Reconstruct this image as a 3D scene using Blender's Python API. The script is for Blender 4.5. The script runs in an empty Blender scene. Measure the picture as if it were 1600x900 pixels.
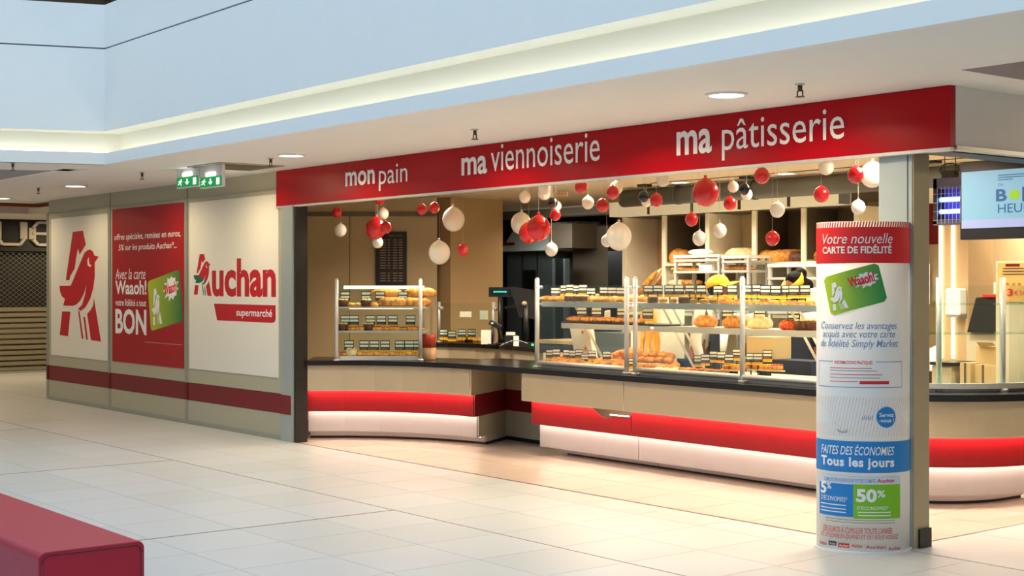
import bpy, bmesh, math, random
from math import sin, cos, pi, radians, atan, sqrt
random.seed(11)
SC = bpy.context.scene
COL = SC.collection

# ------------------------------------------------------------------ camera
F, CX, CY, CH = 2200.0, 800.0, 444.0, 1.65      # focal length (px), horizon row, eye height
TH = atan((CX + 944) / F)
AZ = pi - TH
FX, FY = cos(AZ), sin(AZ)
RX, RY = sin(AZ), -cos(AZ)
cam_d = bpy.data.cameras.new('camera')
cam_d.sensor_width = 36.0
cam_d.lens = F / 1600 * 36
cam_d.shift_y = -(450 - CY) / 1600
cam_d.clip_end = 200
cam = bpy.data.objects.new('camera', cam_d)
COL.objects.link(cam)
cam.location = (0, 0, CH)
cam.rotation_euler = (pi / 2, 0, AZ - pi / 2)
SC.camera = cam

# ------------------------------------------------------------------ world, exposure
world = bpy.data.worlds.new('world')
SC.world = world
world.use_nodes = True
bg = world.node_tree.nodes['Background']
bg.inputs[0].default_value = (0.62, 0.80, 1.0, 1)
bg.inputs[1].default_value = 0.85
SC.view_settings.view_transform = 'Standard'
SC.view_settings.look = 'None'
SC.view_settings.exposure = 0.3
SC.view_settings.gamma = 1.0
SC.view_settings.use_curve_mapping = False


def area(name, loc, size, power, color, rot=(0, 0, 0), spread=None):
    l = bpy.data.lights.new(name, 'AREA')
    l.shape = 'RECTANGLE'
    l.size, l.size_y = size
    l.energy = power
    l.color = color
    if spread:
        l.spread = spread
    o = bpy.data.objects.new(name, l)
    COL.objects.link(o)
    o.location = loc
    o.rotation_euler = rot
    return o


WARM = (1.0, 0.78, 0.50)
WARMW = (1.0, 0.86, 0.66)
# daylight falling through the atrium glass roof
area('skylight', (-5, 0.8, 9.5), (18, 7), 480, (0.48, 0.74, 1.0))
# recessed downlights of the gallery soffit (some fixtures modelled below), plus added fill lamps
for (x, p) in ((-22.5, 14), (-20, 8), (-18, 8), (-15.5, 10), (-13.5, 12), (-11.5, 14), (-9.2, 15), (-7.4, 15), (-5.9, 14)):
    area('soffit_and_fill_light', (x, 6.62, 2.80), (0.3, 0.3), p, (1.0, 0.80, 0.50), spread=radians(160))
for (x, y, p) in ((-22.5, 3.5, 20), (-18, 3.5, 16), (-24.8, 7.6, 40), (-24.6, 10.0, 40), (-4.0, 9.6, 22), (-3.6, 12.5, 22)):
    area('soffit_and_fill_light', (x, y, 2.80), (0.3, 0.3), p, WARM)  # includes fixtureless lamps added to brighten the left and right galleries
# shop ceiling lights
for (x, y, p) in ((-12.3, 8.6, 26), (-11.0, 10.0, 26), (-9.6, 8.6, 26), (-10.2, 9.9, 26), (-8.6, 9.9, 30), (-7.3, 8.7, 26),
                  (-7.2, 10.1, 28), (-6.0, 10.0, 26), (-6.0, 8.2, 22), (-7.4, 12.2, 25), (-13.0, 11.5, 10)):
    area('shop_light', (x, y, 2.66), (0.35, 0.35), p * 1.25, WARMW, spread=radians(150))
area('kitchen_fill', (-14.3, 12.0, 2.3), (1.6, 0.2), 9, (0.9, 1.0, 0.95), (radians(50), 0, 0))  # added fill lamp without a fixture, brightens the hood and kitchen
# strip lights along the top of the bread wall
area('bread_wall_light', (-10.2, 10.95, 2.38), (3.4, 0.08), 8, WARMW, (radians(-20), 0, 0))


# ------------------------------------------------------------------ projection helpers (photo pixel -> point on a real plane)
def flo(u, v, z=0.0):
    d = (CH - z) * F / (v - CY)
    l = (u - CX) * d / F
    return (FX * d + RX * l, FY * d + RY * l)


def pu(u, d):
    l = (u - CX) / F * d
    return (FX * d + RX * l, FY * d + RY * l)


def ony(u, v, Y):
    a = (u - CX) / F
    d = Y / (FY + RY * a)
    return (FX * d + RX * a * d, CH - (v - CY) * d / F, d)


def xat(u, Y):
    return ony(u, 444, Y)[0]


def zat(u, v, Y):
    return ony(u, v, Y)[1]


def dat(u, Y):
    return ony(u, 444, Y)[2]


def proj(x, y, z):
    d = x * FX + y * FY
    return (CX + F * (x * RX + y * RY) / d, CY + F * (CH - z) / d)


# ------------------------------------------------------------------ materials
def lin(c):
    return tuple(((x / 255) / 12.92 if x / 255 <= 0.04045 else ((x / 255 + 0.055) / 1.055) ** 2.4) for x in c)


MATS = {}


def mat(name, rgb, rough=0.5, metal=0.0, var=0.06, scale=8.0, emit=0.0, ecol=None, spec=0.5, bump=0.0, coat=0.0, sss=0.0):
    if name in MATS:
        return MATS[name]
    m = bpy.data.materials.new(name)
    m.use_nodes = True
    nt = m.node_tree
    b = nt.nodes['Principled BSDF']
    c = lin(rgb)
    b.inputs['Roughness'].default_value = rough
    b.inputs['Metallic'].default_value = metal
    b.inputs['Specular IOR Level'].default_value = spec
    b.inputs['Coat Weight'].default_value = coat
    if sss:
        b.inputs['Subsurface Weight'].default_value = sss
        b.inputs['Subsurface Radius'].default_value = (0.05, 0.03, 0.02)
    if emit:
        e = lin(ecol or rgb)
        b.inputs['Emission Color'].default_value = (*e, 1)
        b.inputs['Emission Strength'].default_value = emit
    tc = nt.nodes.new('ShaderNodeTexCoord')
    n = nt.nodes.new('ShaderNodeTexNoise')
    n.inputs['Scale'].default_value = scale
    n.inputs['Detail'].default_value = 3
    nt.links.new(tc.outputs['Object'], n.inputs['Vector'])
    mp = nt.nodes.new('ShaderNodeMapRange')
    mp.inputs['To Min'].default_value = 1 - var
    mp.inputs['To Max'].default_value = 1 + var
    nt.links.new(n.outputs['Fac'], mp.inputs['Value'])
    mul = nt.nodes.new('ShaderNodeVectorMath')
    mul.operation = 'SCALE'
    mul.inputs[0].default_value = c
    nt.links.new(mp.outputs['Result'], mul.inputs['Scale'])
    nt.links.new(mul.outputs['Vector'], b.inputs['Base Color'])
    if bump:
        bp = nt.nodes.new('ShaderNodeBump')
        bp.inputs['Strength'].default_value = bump
        bp.inputs['Distance'].default_value = 0.01
        nt.links.new(n.outputs['Fac'], bp.inputs['Height'])
        nt.links.new(bp.outputs['Normal'], b.inputs['Normal'])
    MATS[name] = m
    return m


def ramp_mat(name, ca, cb, scale=20.0, rough=0.6, bump=0.3, stretch=(1, 1, 1), spec=0.4, lo=0.35, hi=0.65):
    """two colours mixed by noise (crusts, wood, fruit)"""
    if name in MATS:
        return MATS[name]
    m = bpy.data.materials.new(name)
    m.use_nodes = True
    nt = m.node_tree
    b = nt.nodes['Principled BSDF']
    b.inputs['Roughness'].default_value = rough
    b.inputs['Specular IOR Level'].default_value = spec
    tc = nt.nodes.new('ShaderNodeTexCoord')
    mp = nt.nodes.new('ShaderNodeMapping')
    mp.inputs['Scale'].default_value = stretch
    n = nt.nodes.new('ShaderNodeTexNoise')
    n.inputs['Scale'].default_value = scale
    n.inputs['Detail'].default_value = 4
    r = nt.nodes.new('ShaderNodeValToRGB')
    r.color_ramp.elements[0].color = (*lin(ca), 1)
    r.color_ramp.elements[1].color = (*lin(cb), 1)
    r.color_ramp.elements[0].position = lo
    r.color_ramp.elements[1].position = hi
    nt.links.new(tc.outputs['Object'], mp.inputs['Vector'])
    nt.links.new(mp.outputs['Vector'], n.inputs['Vector'])
    nt.links.new(n.outputs['Fac'], r.inputs['Fac'])
    nt.links.new(r.outputs['Color'], b.inputs['Base Color'])
    if bump:
        bp = nt.nodes.new('ShaderNodeBump')
        bp.inputs['Strength'].default_value = bump
        bp.inputs['Distance'].default_value = 0.01
        nt.links.new(n.outputs['Fac'], bp.inputs['Height'])
        nt.links.new(bp.outputs['Normal'], b.inputs['Normal'])
    MATS[name] = m
    return m


def glass_mat(name, tint=(0.93, 0.97, 0.95), refl=0.10):
    m = bpy.data.materials.new(name)
    m.use_nodes = True
    nt = m.node_tree
    nt.nodes.clear()
    o = nt.nodes.new('ShaderNodeOutputMaterial')
    mx = nt.nodes.new('ShaderNodeMixShader')
    t = nt.nodes.new('ShaderNodeBsdfTransparent')
    t.inputs[0].default_value = (*tint, 1)
    g = nt.nodes.new('ShaderNodeBsdfGlossy')
    g.inputs['Roughness'].default_value = 0.04
    fr = nt.nodes.new('ShaderNodeFresnel')
    fr.inputs['IOR'].default_value = 1.45
    ml = nt.nodes.new('ShaderNodeMath')
    ml.operation = 'MULTIPLY'
    ml.inputs[1].default_value = refl * 6
    nt.links.new(fr.outputs[0], ml.inputs[0])
    nt.links.new(ml.outputs[0], mx.inputs[0])
    nt.links.new(t.outputs[0], mx.inputs[1])
    nt.links.new(g.outputs[0], mx.inputs[2])
    nt.links.new(mx.outputs[0], o.inputs['Surface'])
    MATS[name] = m
    return m


def gradient_mat(name, ca, cb, axis='X', a=-0.1, b_=0.1, rough=0.4):
    m = bpy.data.materials.new(name)
    m.use_nodes = True
    nt = m.node_tree
    b = nt.nodes['Principled BSDF']
    b.inputs['Roughness'].default_value = rough
    tc = nt.nodes.new('ShaderNodeTexCoord')
    sp = nt.nodes.new('ShaderNodeSeparateXYZ')
    mp = nt.nodes.new('ShaderNodeMapRange')
    mp.inputs['From Min'].default_value = a
    mp.inputs['From Max'].default_value = b_
    r = nt.nodes.new('ShaderNodeValToRGB')
    r.color_ramp.elements[0].color = (*lin(ca), 1)
    r.color_ramp.elements[1].color = (*lin(cb), 1)
    nt.links.new(tc.outputs['Generated'], sp.inputs[0])
    nt.links.new(sp.outputs[axis], mp.inputs['Value'])
    nt.links.new(mp.outputs['Result'], r.inputs['Fac'])
    nt.links.new(r.outputs['Color'], b.inputs['Base Color'])
    MATS[name] = m
    return m


m_white = mat('white_paint', (236, 234, 228), 0.6, var=0.02)
m_soffit = mat('soffit_paint', (235, 230, 222), 0.7, var=0.02)
m_cove = mat('cove_paint', (236, 236, 226), 0.7, var=0.03, scale=1.5)
m_tile = mat('mall_tile', (194, 194, 190), 0.36, var=0.015, scale=3, coat=0.05)
m_tile_b = mat('mall_tile_b', (190, 190, 185), 0.37, var=0.015, scale=3, coat=0.05)
m_grout = mat('tile_joint', (172, 160, 148), 0.8)
m_gdark = mat('expansion_joint', (92, 66, 60), 0.7)
m_stile = mat('shop_tile', (204, 184, 166), 0.27, var=0.04, scale=3, coat=0.1)
m_hoard = mat('hoarding_laminate', (178, 172, 148), 0.5, var=0.04)
m_steel = mat('brushed_aluminium', (190, 195, 192), 0.38, 0.7, var=0.05, scale=30)
m_steel2 = mat('case_aluminium', (200, 200, 195), 0.4, 0.45, var=0.04, scale=30)
m_red = mat('sign_red', (172, 0, 18), 0.3, var=0.03, spec=0.18)
m_redpr = mat('poster_red', (164, 6, 18), 0.5, var=0.03)
m_dred = mat('stripe_dark_red', (120, 14, 24), 0.45, var=0.05)
m_cred = mat('counter_red', (132, 0, 8), 0.35, var=0.04)
m_paper = mat('poster_paper', (232, 226, 212), 0.6, var=0.02)
m_logo = mat('logo_red', (190, 14, 32), 0.5, var=0.03)
m_lgreen = mat('logo_green', (10, 100, 74), 0.5)
m_text = mat('letter_white', (242, 240, 238), 0.5, var=0.01)
m_taupe = mat('counter_laminate', (182, 168, 140), 0.5, var=0.03, scale=4)
m_black = mat('black_plastic', (20, 20, 22), 0.4)
m_top = mat('black_stone', (26, 24, 24), 0.25, var=0.2, scale=60)
m_kick = mat('white_base_panel', (184, 174, 170), 0.5, var=0.04)
m_glow = mat('led_strip', (255, 240, 225), 0.5, emit=17, ecol=(255, 236, 220))
m_glow_r = mat('led_strip_pink', (255, 236, 220), 0.5, emit=40.0, ecol=(255, 225, 205))
m_glow_k = mat('led_strip_kick', (255, 225, 210), 0.5, emit=4.5, ecol=(255, 225, 210))
m_lamp = mat('lamp_disc', (255, 250, 235), 0.5, emit=7.0, ecol=(255, 250, 235))
m_cover = mat('cove_led', (255, 250, 210), 0.5, emit=4.6, ecol=(255, 249, 228))
m_glass = glass_mat('case_glass', refl=0.045)
m_wall = mat('shop_wall_beige', (196, 176, 138), 0.6, var=0.05, scale=2)
m_wall2 = mat('shop_wall_tan', (186, 156, 112), 0.6, var=0.05, scale=2)
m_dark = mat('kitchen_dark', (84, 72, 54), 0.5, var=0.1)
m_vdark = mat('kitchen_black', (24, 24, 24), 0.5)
m_gsteel = mat('kitchen_steel', (104, 112, 110), 0.4, 0.1, var=0.08, scale=6)
m_wood = ramp_mat('coffer_wood', (128, 66, 28), (176, 104, 52), 6, 0.6, 0.1, (1, 12, 1))
m_bench = mat('bench_leatherette', (172, 10, 40), 0.4, var=0.05, scale=40, bump=0.05)
m_green = mat('exit_green', (0, 140, 70), 0.4, emit=0.5, ecol=(0, 150, 75))
m_exitw = mat('exit_white', (255, 255, 255), 0.4, emit=0.8, ecol=(235, 255, 240))
m_crust = ramp_mat('golden_crust', (206, 122, 44), (240, 178, 92), 30, 0.45, 0.4)
m_crust2 = ramp_mat('brown_crust', (164, 98, 34), (222, 156, 72), 26, 0.5, 0.5)
m_flour = ramp_mat('floured_crust', (222, 190, 132), (246, 228, 184), 22, 0.7, 0.4)
m_choc = ramp_mat('chocolate', (62, 34, 22), (112, 66, 42), 30, 0.4, 0.3)
m_fruit = ramp_mat('red_fruit_glaze', (190, 24, 40), (236, 120, 40), 45, 0.2, 0.4)
m_yfruit = ramp_mat('yellow_fruit_glaze', (226, 150, 30), (250, 210, 70), 45, 0.25, 0.4)
m_card = mat('price_card_black', (30, 36, 40), 0.5)
m_strip = mat('price_paper', (242, 242, 226), 0.6, var=0.03)
m_clip = mat('price_clip_yellow', (232, 178, 24), 0.5)
m_ballr = mat('balloon_red', (214, 10, 22), 0.22, var=0.03, coat=0.5, sss=0.1)
m_ballw = mat('balloon_white', (240, 230, 212), 0.25, var=0.02, coat=0.4, sss=0.2)
m_ballb = mat('balloon_black', (18, 18, 20), 0.15, var=0.03, coat=0.5)
m_string = mat('nylon_string', (200, 190, 170), 0.6)
m_skin = mat('skin', (150, 92, 62), 0.5, var=0.05, sss=0.1)
m_yellow = mat('yellow_cloth', (244, 178, 20), 0.7, var=0.05, scale=30)
m_hair = mat('dark_hair', (12, 9, 10), 0.8, var=0.3, scale=60, bump=0.4, spec=0.15)
m_navy = mat('navy_cloth', (26, 34, 58), 0.8, var=0.1, scale=40)
m_wcloth = mat('white_cloth', (222, 214, 200), 0.8, var=0.05, scale=40)
m_cardb = mat('cardboard', (184, 158, 112), 0.8, var=0.05)
m_bag = mat('paper_bag_white', (240, 232, 212), 0.7, var=0.03, scale=20, bump=0.2)
m_blue = mat('print_blue', (24, 128, 200), 0.5, var=0.02)
m_lblue = mat('print_light_blue', (110, 150, 200), 0.5, var=0.02)
m_lime = mat('print_green', (124, 190, 30), 0.5, var=0.02)
m_pred = mat('print_red', (222, 30, 36), 0.5, var=0.02)
m_pgrey = mat('print_grey', (150, 140, 140), 0.5, var=0.02)
m_pgold = mat('print_stripe', (216, 200, 190), 0.6, var=0.02)
m_pblack = mat('print_black', (40, 40, 40), 0.5, var=0.02)
m_totem = mat('totem_card', (240, 238, 234), 0.5, var=0.02)


# ------------------------------------------------------------------ mesh builder
class MB:
    def __init__(s):
        s.v, s.f, s.sm = [], [], []

    def add(s, vs, fs, smooth=False):
        n = len(s.v)
        s.v += [tuple(p) for p in vs]
        s.f += [tuple(i + n for i in f) for f in fs]
        s.sm += [smooth] * len(fs)
        return s

    def box(s, x0, y0, z0, x1, y1, z1):
        x0, x1 = min(x0, x1), max(x0, x1)
        y0, y1 = min(y0, y1), max(y0, y1)
        z0, z1 = min(z0, z1), max(z0, z1)
        return s.add([(x0, y0, z0), (x1, y0, z0), (x1, y1, z0), (x0, y1, z0), (x0, y0, z1), (x1, y0, z1), (x1, y1, z1), (x0, y1, z1)],
                     [(0, 3, 2, 1), (4, 5, 6, 7), (0, 1, 5, 4), (1, 2, 6, 5), (2, 3, 7, 6), (3, 0, 4, 7)])

    def obox(s, c, ux, uy, sx, sy, z0, z1):
        """box oriented by plan direction (ux,uy), centre c (x,y)"""
        vx, vy = -uy, ux
        P = []
        for z in (z0, z1):
            for a, b in ((-1, -1), (1, -1), (1, 1), (-1, 1)):
                P.append((c[0] + a * sx / 2 * ux + b * sy / 2 * vx, c[1] + a * sx / 2 * uy + b * sy / 2 * vy, z))
        return s.add(P, [(0, 3, 2, 1), (4, 5, 6, 7), (0, 1, 5, 4), (1, 2, 6, 5), (2, 3, 7, 6), (3, 0, 4, 7)])

    def bar(s, p, q, w, h=None, n=4, roll=pi / 4, smooth=False, r2=None):
        """prism between two points, n sides"""
        h = h or w
        dx, dy, dz = (q[i] - p[i] for i in range(3))
        L = sqrt(dx * dx + dy * dy + dz * dz) or 1e-6
        d = (dx / L, dy / L, dz / L)
        up = (0, 0, 1) if abs(d[2]) < 0.95 else (1, 0, 0)
        a = (up[1] * d[2] - up[2] * d[1], up[2] * d[0] - up[0] * d[2], up[0] * d[1] - up[1] * d[0])
        la = sqrt(sum(k * k for k in a))
        a = tuple(k / la for k in a)
        b = (d[1] * a[2] - d[2] * a[1], d[2] * a[0] - d[0] * a[2], d[0] * a[1] - d[1] * a[0])
        k = sqrt(2) if n == 4 else 1
        P = []
        for j, c in enumerate((p, q)):
            sc = 1 if (j == 0 or r2 is None) else r2 / (w / 2)
            for i in range(n):
                t = roll + 2 * pi * i / n
                P.append(tuple(c[m] + sc * k * (a[m] * cos(t) * w / 2 + b[m] * sin(t) * h / 2) for m in range(3)))
        F_ = [(i, (i + 1) % n, n + (i + 1) % n, n + i) for i in range(n)]
        s.add(P, F_, smooth)
        m = len(s.v) - 2 * n
        s.f.append(tuple(m + n - 1 - i for i in range(n)))
        s.f.append(tuple(m + n + i for i in range(n)))
        s.sm += [False, False]
        return s

    def cyl(s, p, q, r, n=14, r2=None):
        return s.bar(p, q, 2 * r, 2 * r, n, 0, True, r2)

    def tube(s, pts, r, n=8):
        for a, b in zip(pts[:-1], pts[1:]):
            s.cyl(a, b, r, n)
        return s

    def lathe(s, prof, c=(0, 0, 0), n=20, sx=1, sy=1, smooth=True):
        P, F_ = [], []
        for (r, z) in prof:
            for i in range(n):
                t = 2 * pi * i / n
                P.append((c[0] + r * cos(t) * sx, c[1] + r * sin(t) * sy, c[2] + z))
        for j in range(len(prof) - 1):
            for i in range(n):
                F_.append((j * n + i, j * n + (i + 1) % n, (j + 1) * n + (i + 1) % n, (j + 1) * n + i))
        s.add(P, F_, smooth)
        m = len(s.v) - len(P)
        if prof[0][0] > 1e-4:
            s.f.append(tuple(m + n - 1 - i for i in range(n)))
            s.sm.append(False)
        if prof[-1][0] > 1e-4:
            s.f.append(tuple(m + (len(prof) - 1) * n + i for i in range(n)))
            s.sm.append(False)
        return s

    def prism(s, poly, z0, z1):
        n = len(poly)
        s.add([(x, y, z0) for x, y in poly] + [(x, y, z1) for x, y in poly],
              [tuple(range(n - 1, -1, -1)), tuple(range(n, 2 * n))] + [(i, (i + 1) % n, n + (i + 1) % n, n + i) for i in range(n)])
        return s

    def ell(s, c, rx, ry, rz, n=16, m=9, rotz=0, fn=None):
        P, F_ = [], []
        for j in range(m + 1):
            ph = -pi / 2 + pi * j / m
            for i in range(n):
                t = 2 * pi * i / n
                x, y, z = rx * cos(ph) * cos(t), ry * cos(ph) * sin(t), rz * sin(ph)
                if fn:
                    x, y, z = fn(x, y, z)
                x, y = x * cos(rotz) - y * sin(rotz), x * sin(rotz) + y * cos(rotz)
                P.append((c[0] + x, c[1] + y, c[2] + z))
        for j in range(m):
            for i in range(n):
                F_.append((j * n + i, j * n + (i + 1) % n, (j + 1) * n + (i + 1) % n, (j + 1) * n + i))
        return s.add(P, F_, True)

    def ribbon(s, path, o0, o1, z0, z1, sl=None):
        """solid wall following a plan path between offsets o0..o1 (positive = to the left of travel)"""
        A, B = offset(path, o0), offset(path, o1)
        if sl:
            A, B = A[sl[0]:sl[1] + 1], B[sl[0]:sl[1] + 1]
        n = len(A)
        P = [(x, y, z0) for x, y in A] + [(x, y, z0) for x, y in B] + [(x, y, z1) for x, y in A] + [(x, y, z1) for x, y in B]
        F_ = []
        for i in range(n - 1):
            F_ += [(i, i + 1, 2 * n + i + 1, 2 * n + i), (n + i, 3 * n + i, 3 * n + i + 1, n + i + 1),
                   (2 * n + i, 2 * n + i + 1, 3 * n + i + 1, 3 * n + i), (i, n + i, n + i + 1, i + 1)]
        F_ += [(0, 2 * n, 3 * n, n), (n - 1, 2 * n - 1, 4 * n - 1, 3 * n - 1)]
        return s.add(P, F_)

    def build(s, name, material, parent=None, bev=0, kind=None, label=None, cat=None, group=None, origin=None, solid=0):
        me = bpy.data.meshes.new(name)
        if parent is not None:
            ox, oy, oz = wloc(parent)
            loc = (0, 0, 0)
        elif origin is not None:
            ox, oy, oz = origin
            loc = origin
        else:
            xs, ys, zs = zip(*s.v)
            loc = ((min(xs) + max(xs)) / 2, (min(ys) + max(ys)) / 2, min(zs))
            ox, oy, oz = loc
        me.from_pydata([(x - ox, y - oy, z - oz) for x, y, z in s.v], [], s.f)
        me.polygons.foreach_set('use_smooth', s.sm)
        me.update()
        bm = bmesh.new()
        bm.from_mesh(me)
        bmesh.ops.recalc_face_normals(bm, faces=bm.faces)
        bm.to_mesh(me)
        bm.free()
        if material:
            me.materials.append(material)
        o = bpy.data.objects.new(name, me)
        COL.objects.link(o)
        o.location = loc
        if parent is not None:
            o.parent = parent
        if bev:
            b = o.modifiers.new('bevel', 'BEVEL')
            b.width = bev
            b.segments = 2
            b.limit_method = 'ANGLE'
        tag(o, label, cat, group, kind)
        return o


END_N = {(-11.28, 8.38): (-0.52, 0.854)}


def offset(path, d):
    out = []
    n = len(path)
    for i in range(n):
        a = path[max(i - 1, 0)]
        b = path[min(i + 1, n - 1)]
        tx, ty = b[0] - a[0], b[1] - a[1]
        L = sqrt(tx * tx + ty * ty)
        k = 1.0
        if 0 < i < n - 1:
            p, q, w = path[i - 1], path[i], path[i + 1]
            d1 = (q[0] - p[0], q[1] - p[1])
            d2 = (w[0] - q[0], w[1] - q[1])
            l1, l2 = sqrt(d1[0] ** 2 + d1[1] ** 2), sqrt(d2[0] ** 2 + d2[1] ** 2)
            tx, ty = d1[0] / l1 + d2[0] / l2, d1[1] / l1 + d2[1] / l2
            L = sqrt(tx * tx + ty * ty)
            k = 1 / max(0.3, L / 2)
        if path[i] in END_N:
            e = END_N[path[i]]
            k = d / (-ty / L * e[0] + tx / L * e[1])
            out.append((path[i][0] + e[0] * k, path[i][1] + e[1] * k))
            continue
        out.append((path[i][0] - ty / L * d * k, path[i][1] + tx / L * d * k))
    return out


def wloc(o):
    x = y = z = 0
    while o is not None:
        x += o.location[0]
        y += o.location[1]
        z += o.location[2]
        o = o.parent
    return (x, y, z)


def tag(o, label=None, cat=None, group=None, kind=None):
    if label:
        o['label'] = label
    if cat:
        o['category'] = cat
    if group:
        o['group'] = group
    if kind:
        o['kind'] = kind
    return o


def thing(name, label, cat, loc=(0, 0, 0), group=None, kind=None):
    o = bpy.data.objects.new(name, None)
    COL.objects.link(o)
    o.location = loc
    o.empty_display_size = 0.1
    return tag(o, label, cat, group, kind)


def kids(o):
    return [c for c in o.children]


def copy_tree(o, parent=None):
    c = o.copy()
    COL.objects.link(c)
    c.parent = parent
    for ch in kids(o):
        copy_tree(ch, c)
    return c


def box(name, x0, y0, z0, x1, y1, z1, m, parent=None, **k):
    return MB().box(x0, y0, z0, x1, y1, z1).build(name, m, parent, **k)


def pbox(mb, u0, v0, u1, v1, Y, dep):
    """box whose front face lies on the plane y=Y, bounds read off the photograph"""
    um = (u0 + u1) / 2
    mb.box(xat(u0, Y), Y, zat(um, v1, Y), xat(u1, Y), Y + dep, zat(um, v0, Y))
    return mb


ORD = ['first', 'second', 'third', 'fourth', 'fifth', 'sixth', 'seventh', 'eighth', 'ninth', 'tenth', 'eleventh', 'twelfth', 'thirteenth',
       'fourteenth', 'fifteenth', 'sixteenth', 'seventeenth', 'eighteenth', 'nineteenth', 'twentieth', 'twenty-first', 'twenty-second',
       'twenty-third', 'twenty-fourth', 'twenty-fifth', 'twenty-sixth', 'twenty-seventh', 'twenty-eighth', 'twenty-ninth', 'thirtieth']

# ------------------------------------------------------------------ lettering
_tc = {}


def text_raw(s, bold=0.0, shear=0.0, space=1.0):
    key = (s, bold, shear, space)
    if key in _tc:
        return _tc[key]
    cu = bpy.data.curves.new('lettering', 'FONT')
    cu.body = s
    cu.offset = bold
    cu.shear = shear
    cu.space_character = space
    cu.resolution_u = 3
    ob = bpy.data.objects.new('lettering', cu)
    COL.objects.link(ob)
    bpy.context.view_layer.update()
    dg = bpy.context.evaluated_depsgraph_get()
    me = ob.evaluated_get(dg).to_mesh()
    vs = [(v.co.x, v.co.y) for v in me.vertices]
    fs = [tuple(p.vertices) for p in me.polygons]
    ob.evaluated_get(dg).to_mesh_clear()
    bpy.data.objects.remove(ob)
    bpy.data.curves.remove(cu)
    _tc[key] = (vs, fs)
    return vs, fs


def text(s, name, m, parent, fn, x0, x1, y0, y1, bold=0.0, shear=0.0, space=1.0, mb=None):
    """flat lettering fitted to the rectangle x0..x1, y0..y1 of a surface; fn maps it to 3D"""
    vs, fs = text_raw(s, bold, shear, space)
    ax, bx = min(v[0] for v in vs), max(v[0] for v in vs)
    ay, by = min(v[1] for v in vs), max(v[1] for v in vs)
    P = [fn(x0 + (v[0] - ax) / (bx - ax) * (x1 - x0), y0 + (v[1] - ay) / (by - ay) * (y1 - y0)) for v in vs]
    if mb is not None:
        mb.add(P, fs)
        return mb
    return MB().add(P, fs).build(name, m, parent)


def poly(name, pts, m, parent, fn, mb=None):
    P = [fn(x, y) for x, y in pts]
    t = mb or MB()
    t.add(P, [tuple(range(len(P)))])
    return t if mb else t.build(name, m, parent)


def plane_y(Y):
    return lambda x, z: (x, Y, z)


# bird emblem, traced as outlines in a 0..282 x 0..736 frame
E_A = [(94, 2), (164, -1), (183, 94), (142, 160), (130, 116), (120, 168), (108, 253), (76, 306), (72, 332), (46, 332)]
E_BODY = [(0, 371), (80, 370), (174, 148), (192, 133), (212, 128), (230, 142), (240, 170), (268, 178), (242, 216), (242, 308), (232, 388),
          (212, 458), (182, 513), (150, 541), (130, 528), (158, 498), (178, 428), (186, 365), (172, 420), (148, 468), (120, 498), (92, 508),
          (27, 508), (40, 461), (17, 443), (4, 408)]
E_TAIL = [(0, 371), (80, 370), (100, 420), (120, 440), (160, 425), (172, 420), (148, 468), (120, 498), (92, 508), (27, 508), (40, 461), (17, 443), (4, 408)]
E_BEL = [(182, 513), (150, 541), (130, 528), (158, 498), (190, 480), (212, 458)]
E_LEG = [(236, 448), (282, 736), (217, 732), (192, 558), (217, 528), (232, 498)]
E_L1 = [(130, 533), (142, 548), (168, 728), (155, 726)]
E_L2 = [(166, 580), (178, 578), (197, 730), (185, 730)]
E_FOOT = [(20, 548), (78, 548), (62, 718), (2, 714)]
E_EYE = [(204, 178), (194, 198), (196, 233), (212, 246), (222, 233), (210, 228), (204, 208)]


def emblem(parent, fn, x0, x1, y0, y1, body, eye, tail=None, eps=0.0):
    def g(P):
        return [(x0 + a / 282 * (x1 - x0), y1 - b / 736 * (y1 - y0)) for a, b in P]
    mb = MB()
    for P in (E_A, E_BODY, E_LEG, E_FOOT):
        poly('', g(P), None, None, fn, mb)
    if tail is None:
        for P in (E_L1, E_L2):
            poly('', g(P), None, None, fn, mb)
    e = mb.build('bird_emblem', body, parent)

    def fn2(x, y):
        a = fn(x, y)
        b = fn(x + 0.001, y)
        n = (b[1] - a[1], -(b[0] - a[0]))
        L = sqrt(n[0] ** 2 + n[1] ** 2)
        return (a[0] + n[0] / L * 0.0015, a[1] + n[1] / L * 0.0015, a[2])
    poly('emblem_eye', g(E_EYE), eye, e, fn2)
    if tail is not None:
        t = MB()
        for P in (E_TAIL, E_BEL):
            poly('', g(P), None, None, fn2, t)
        for P in (E_L1, E_L2):
            poly('', g(P), None, None, fn2, t)
        t.build('emblem_tail', tail, e)
    return e


# ------------------------------------------------------------------ THE SETTING : floors
PX, PY = 0.62, 0.63
YJ, XJ = 5.71, -8.6          # a thick joint crossing used as tile origin
TY0 = YJ - 6 * PY
fl = thing('floor', None, None, kind='structure')
box('screed', -27.5, -4, -0.06, 4, 16, -0.012, m_grout, fl)
far = MB()
tile_me = {}


def tile_mesh(w, d, m, key):
    k = (round(w, 3), round(d, 3), key)
    if k not in tile_me:
        b = MB().box(-w / 2, -d / 2, -0.012, w / 2, d / 2, 0.0)
        o = b.build('tile', m, fl)
        tile_me[k] = o.data
        bpy.data.objects.remove(o)
    return tile_me[k]


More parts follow.
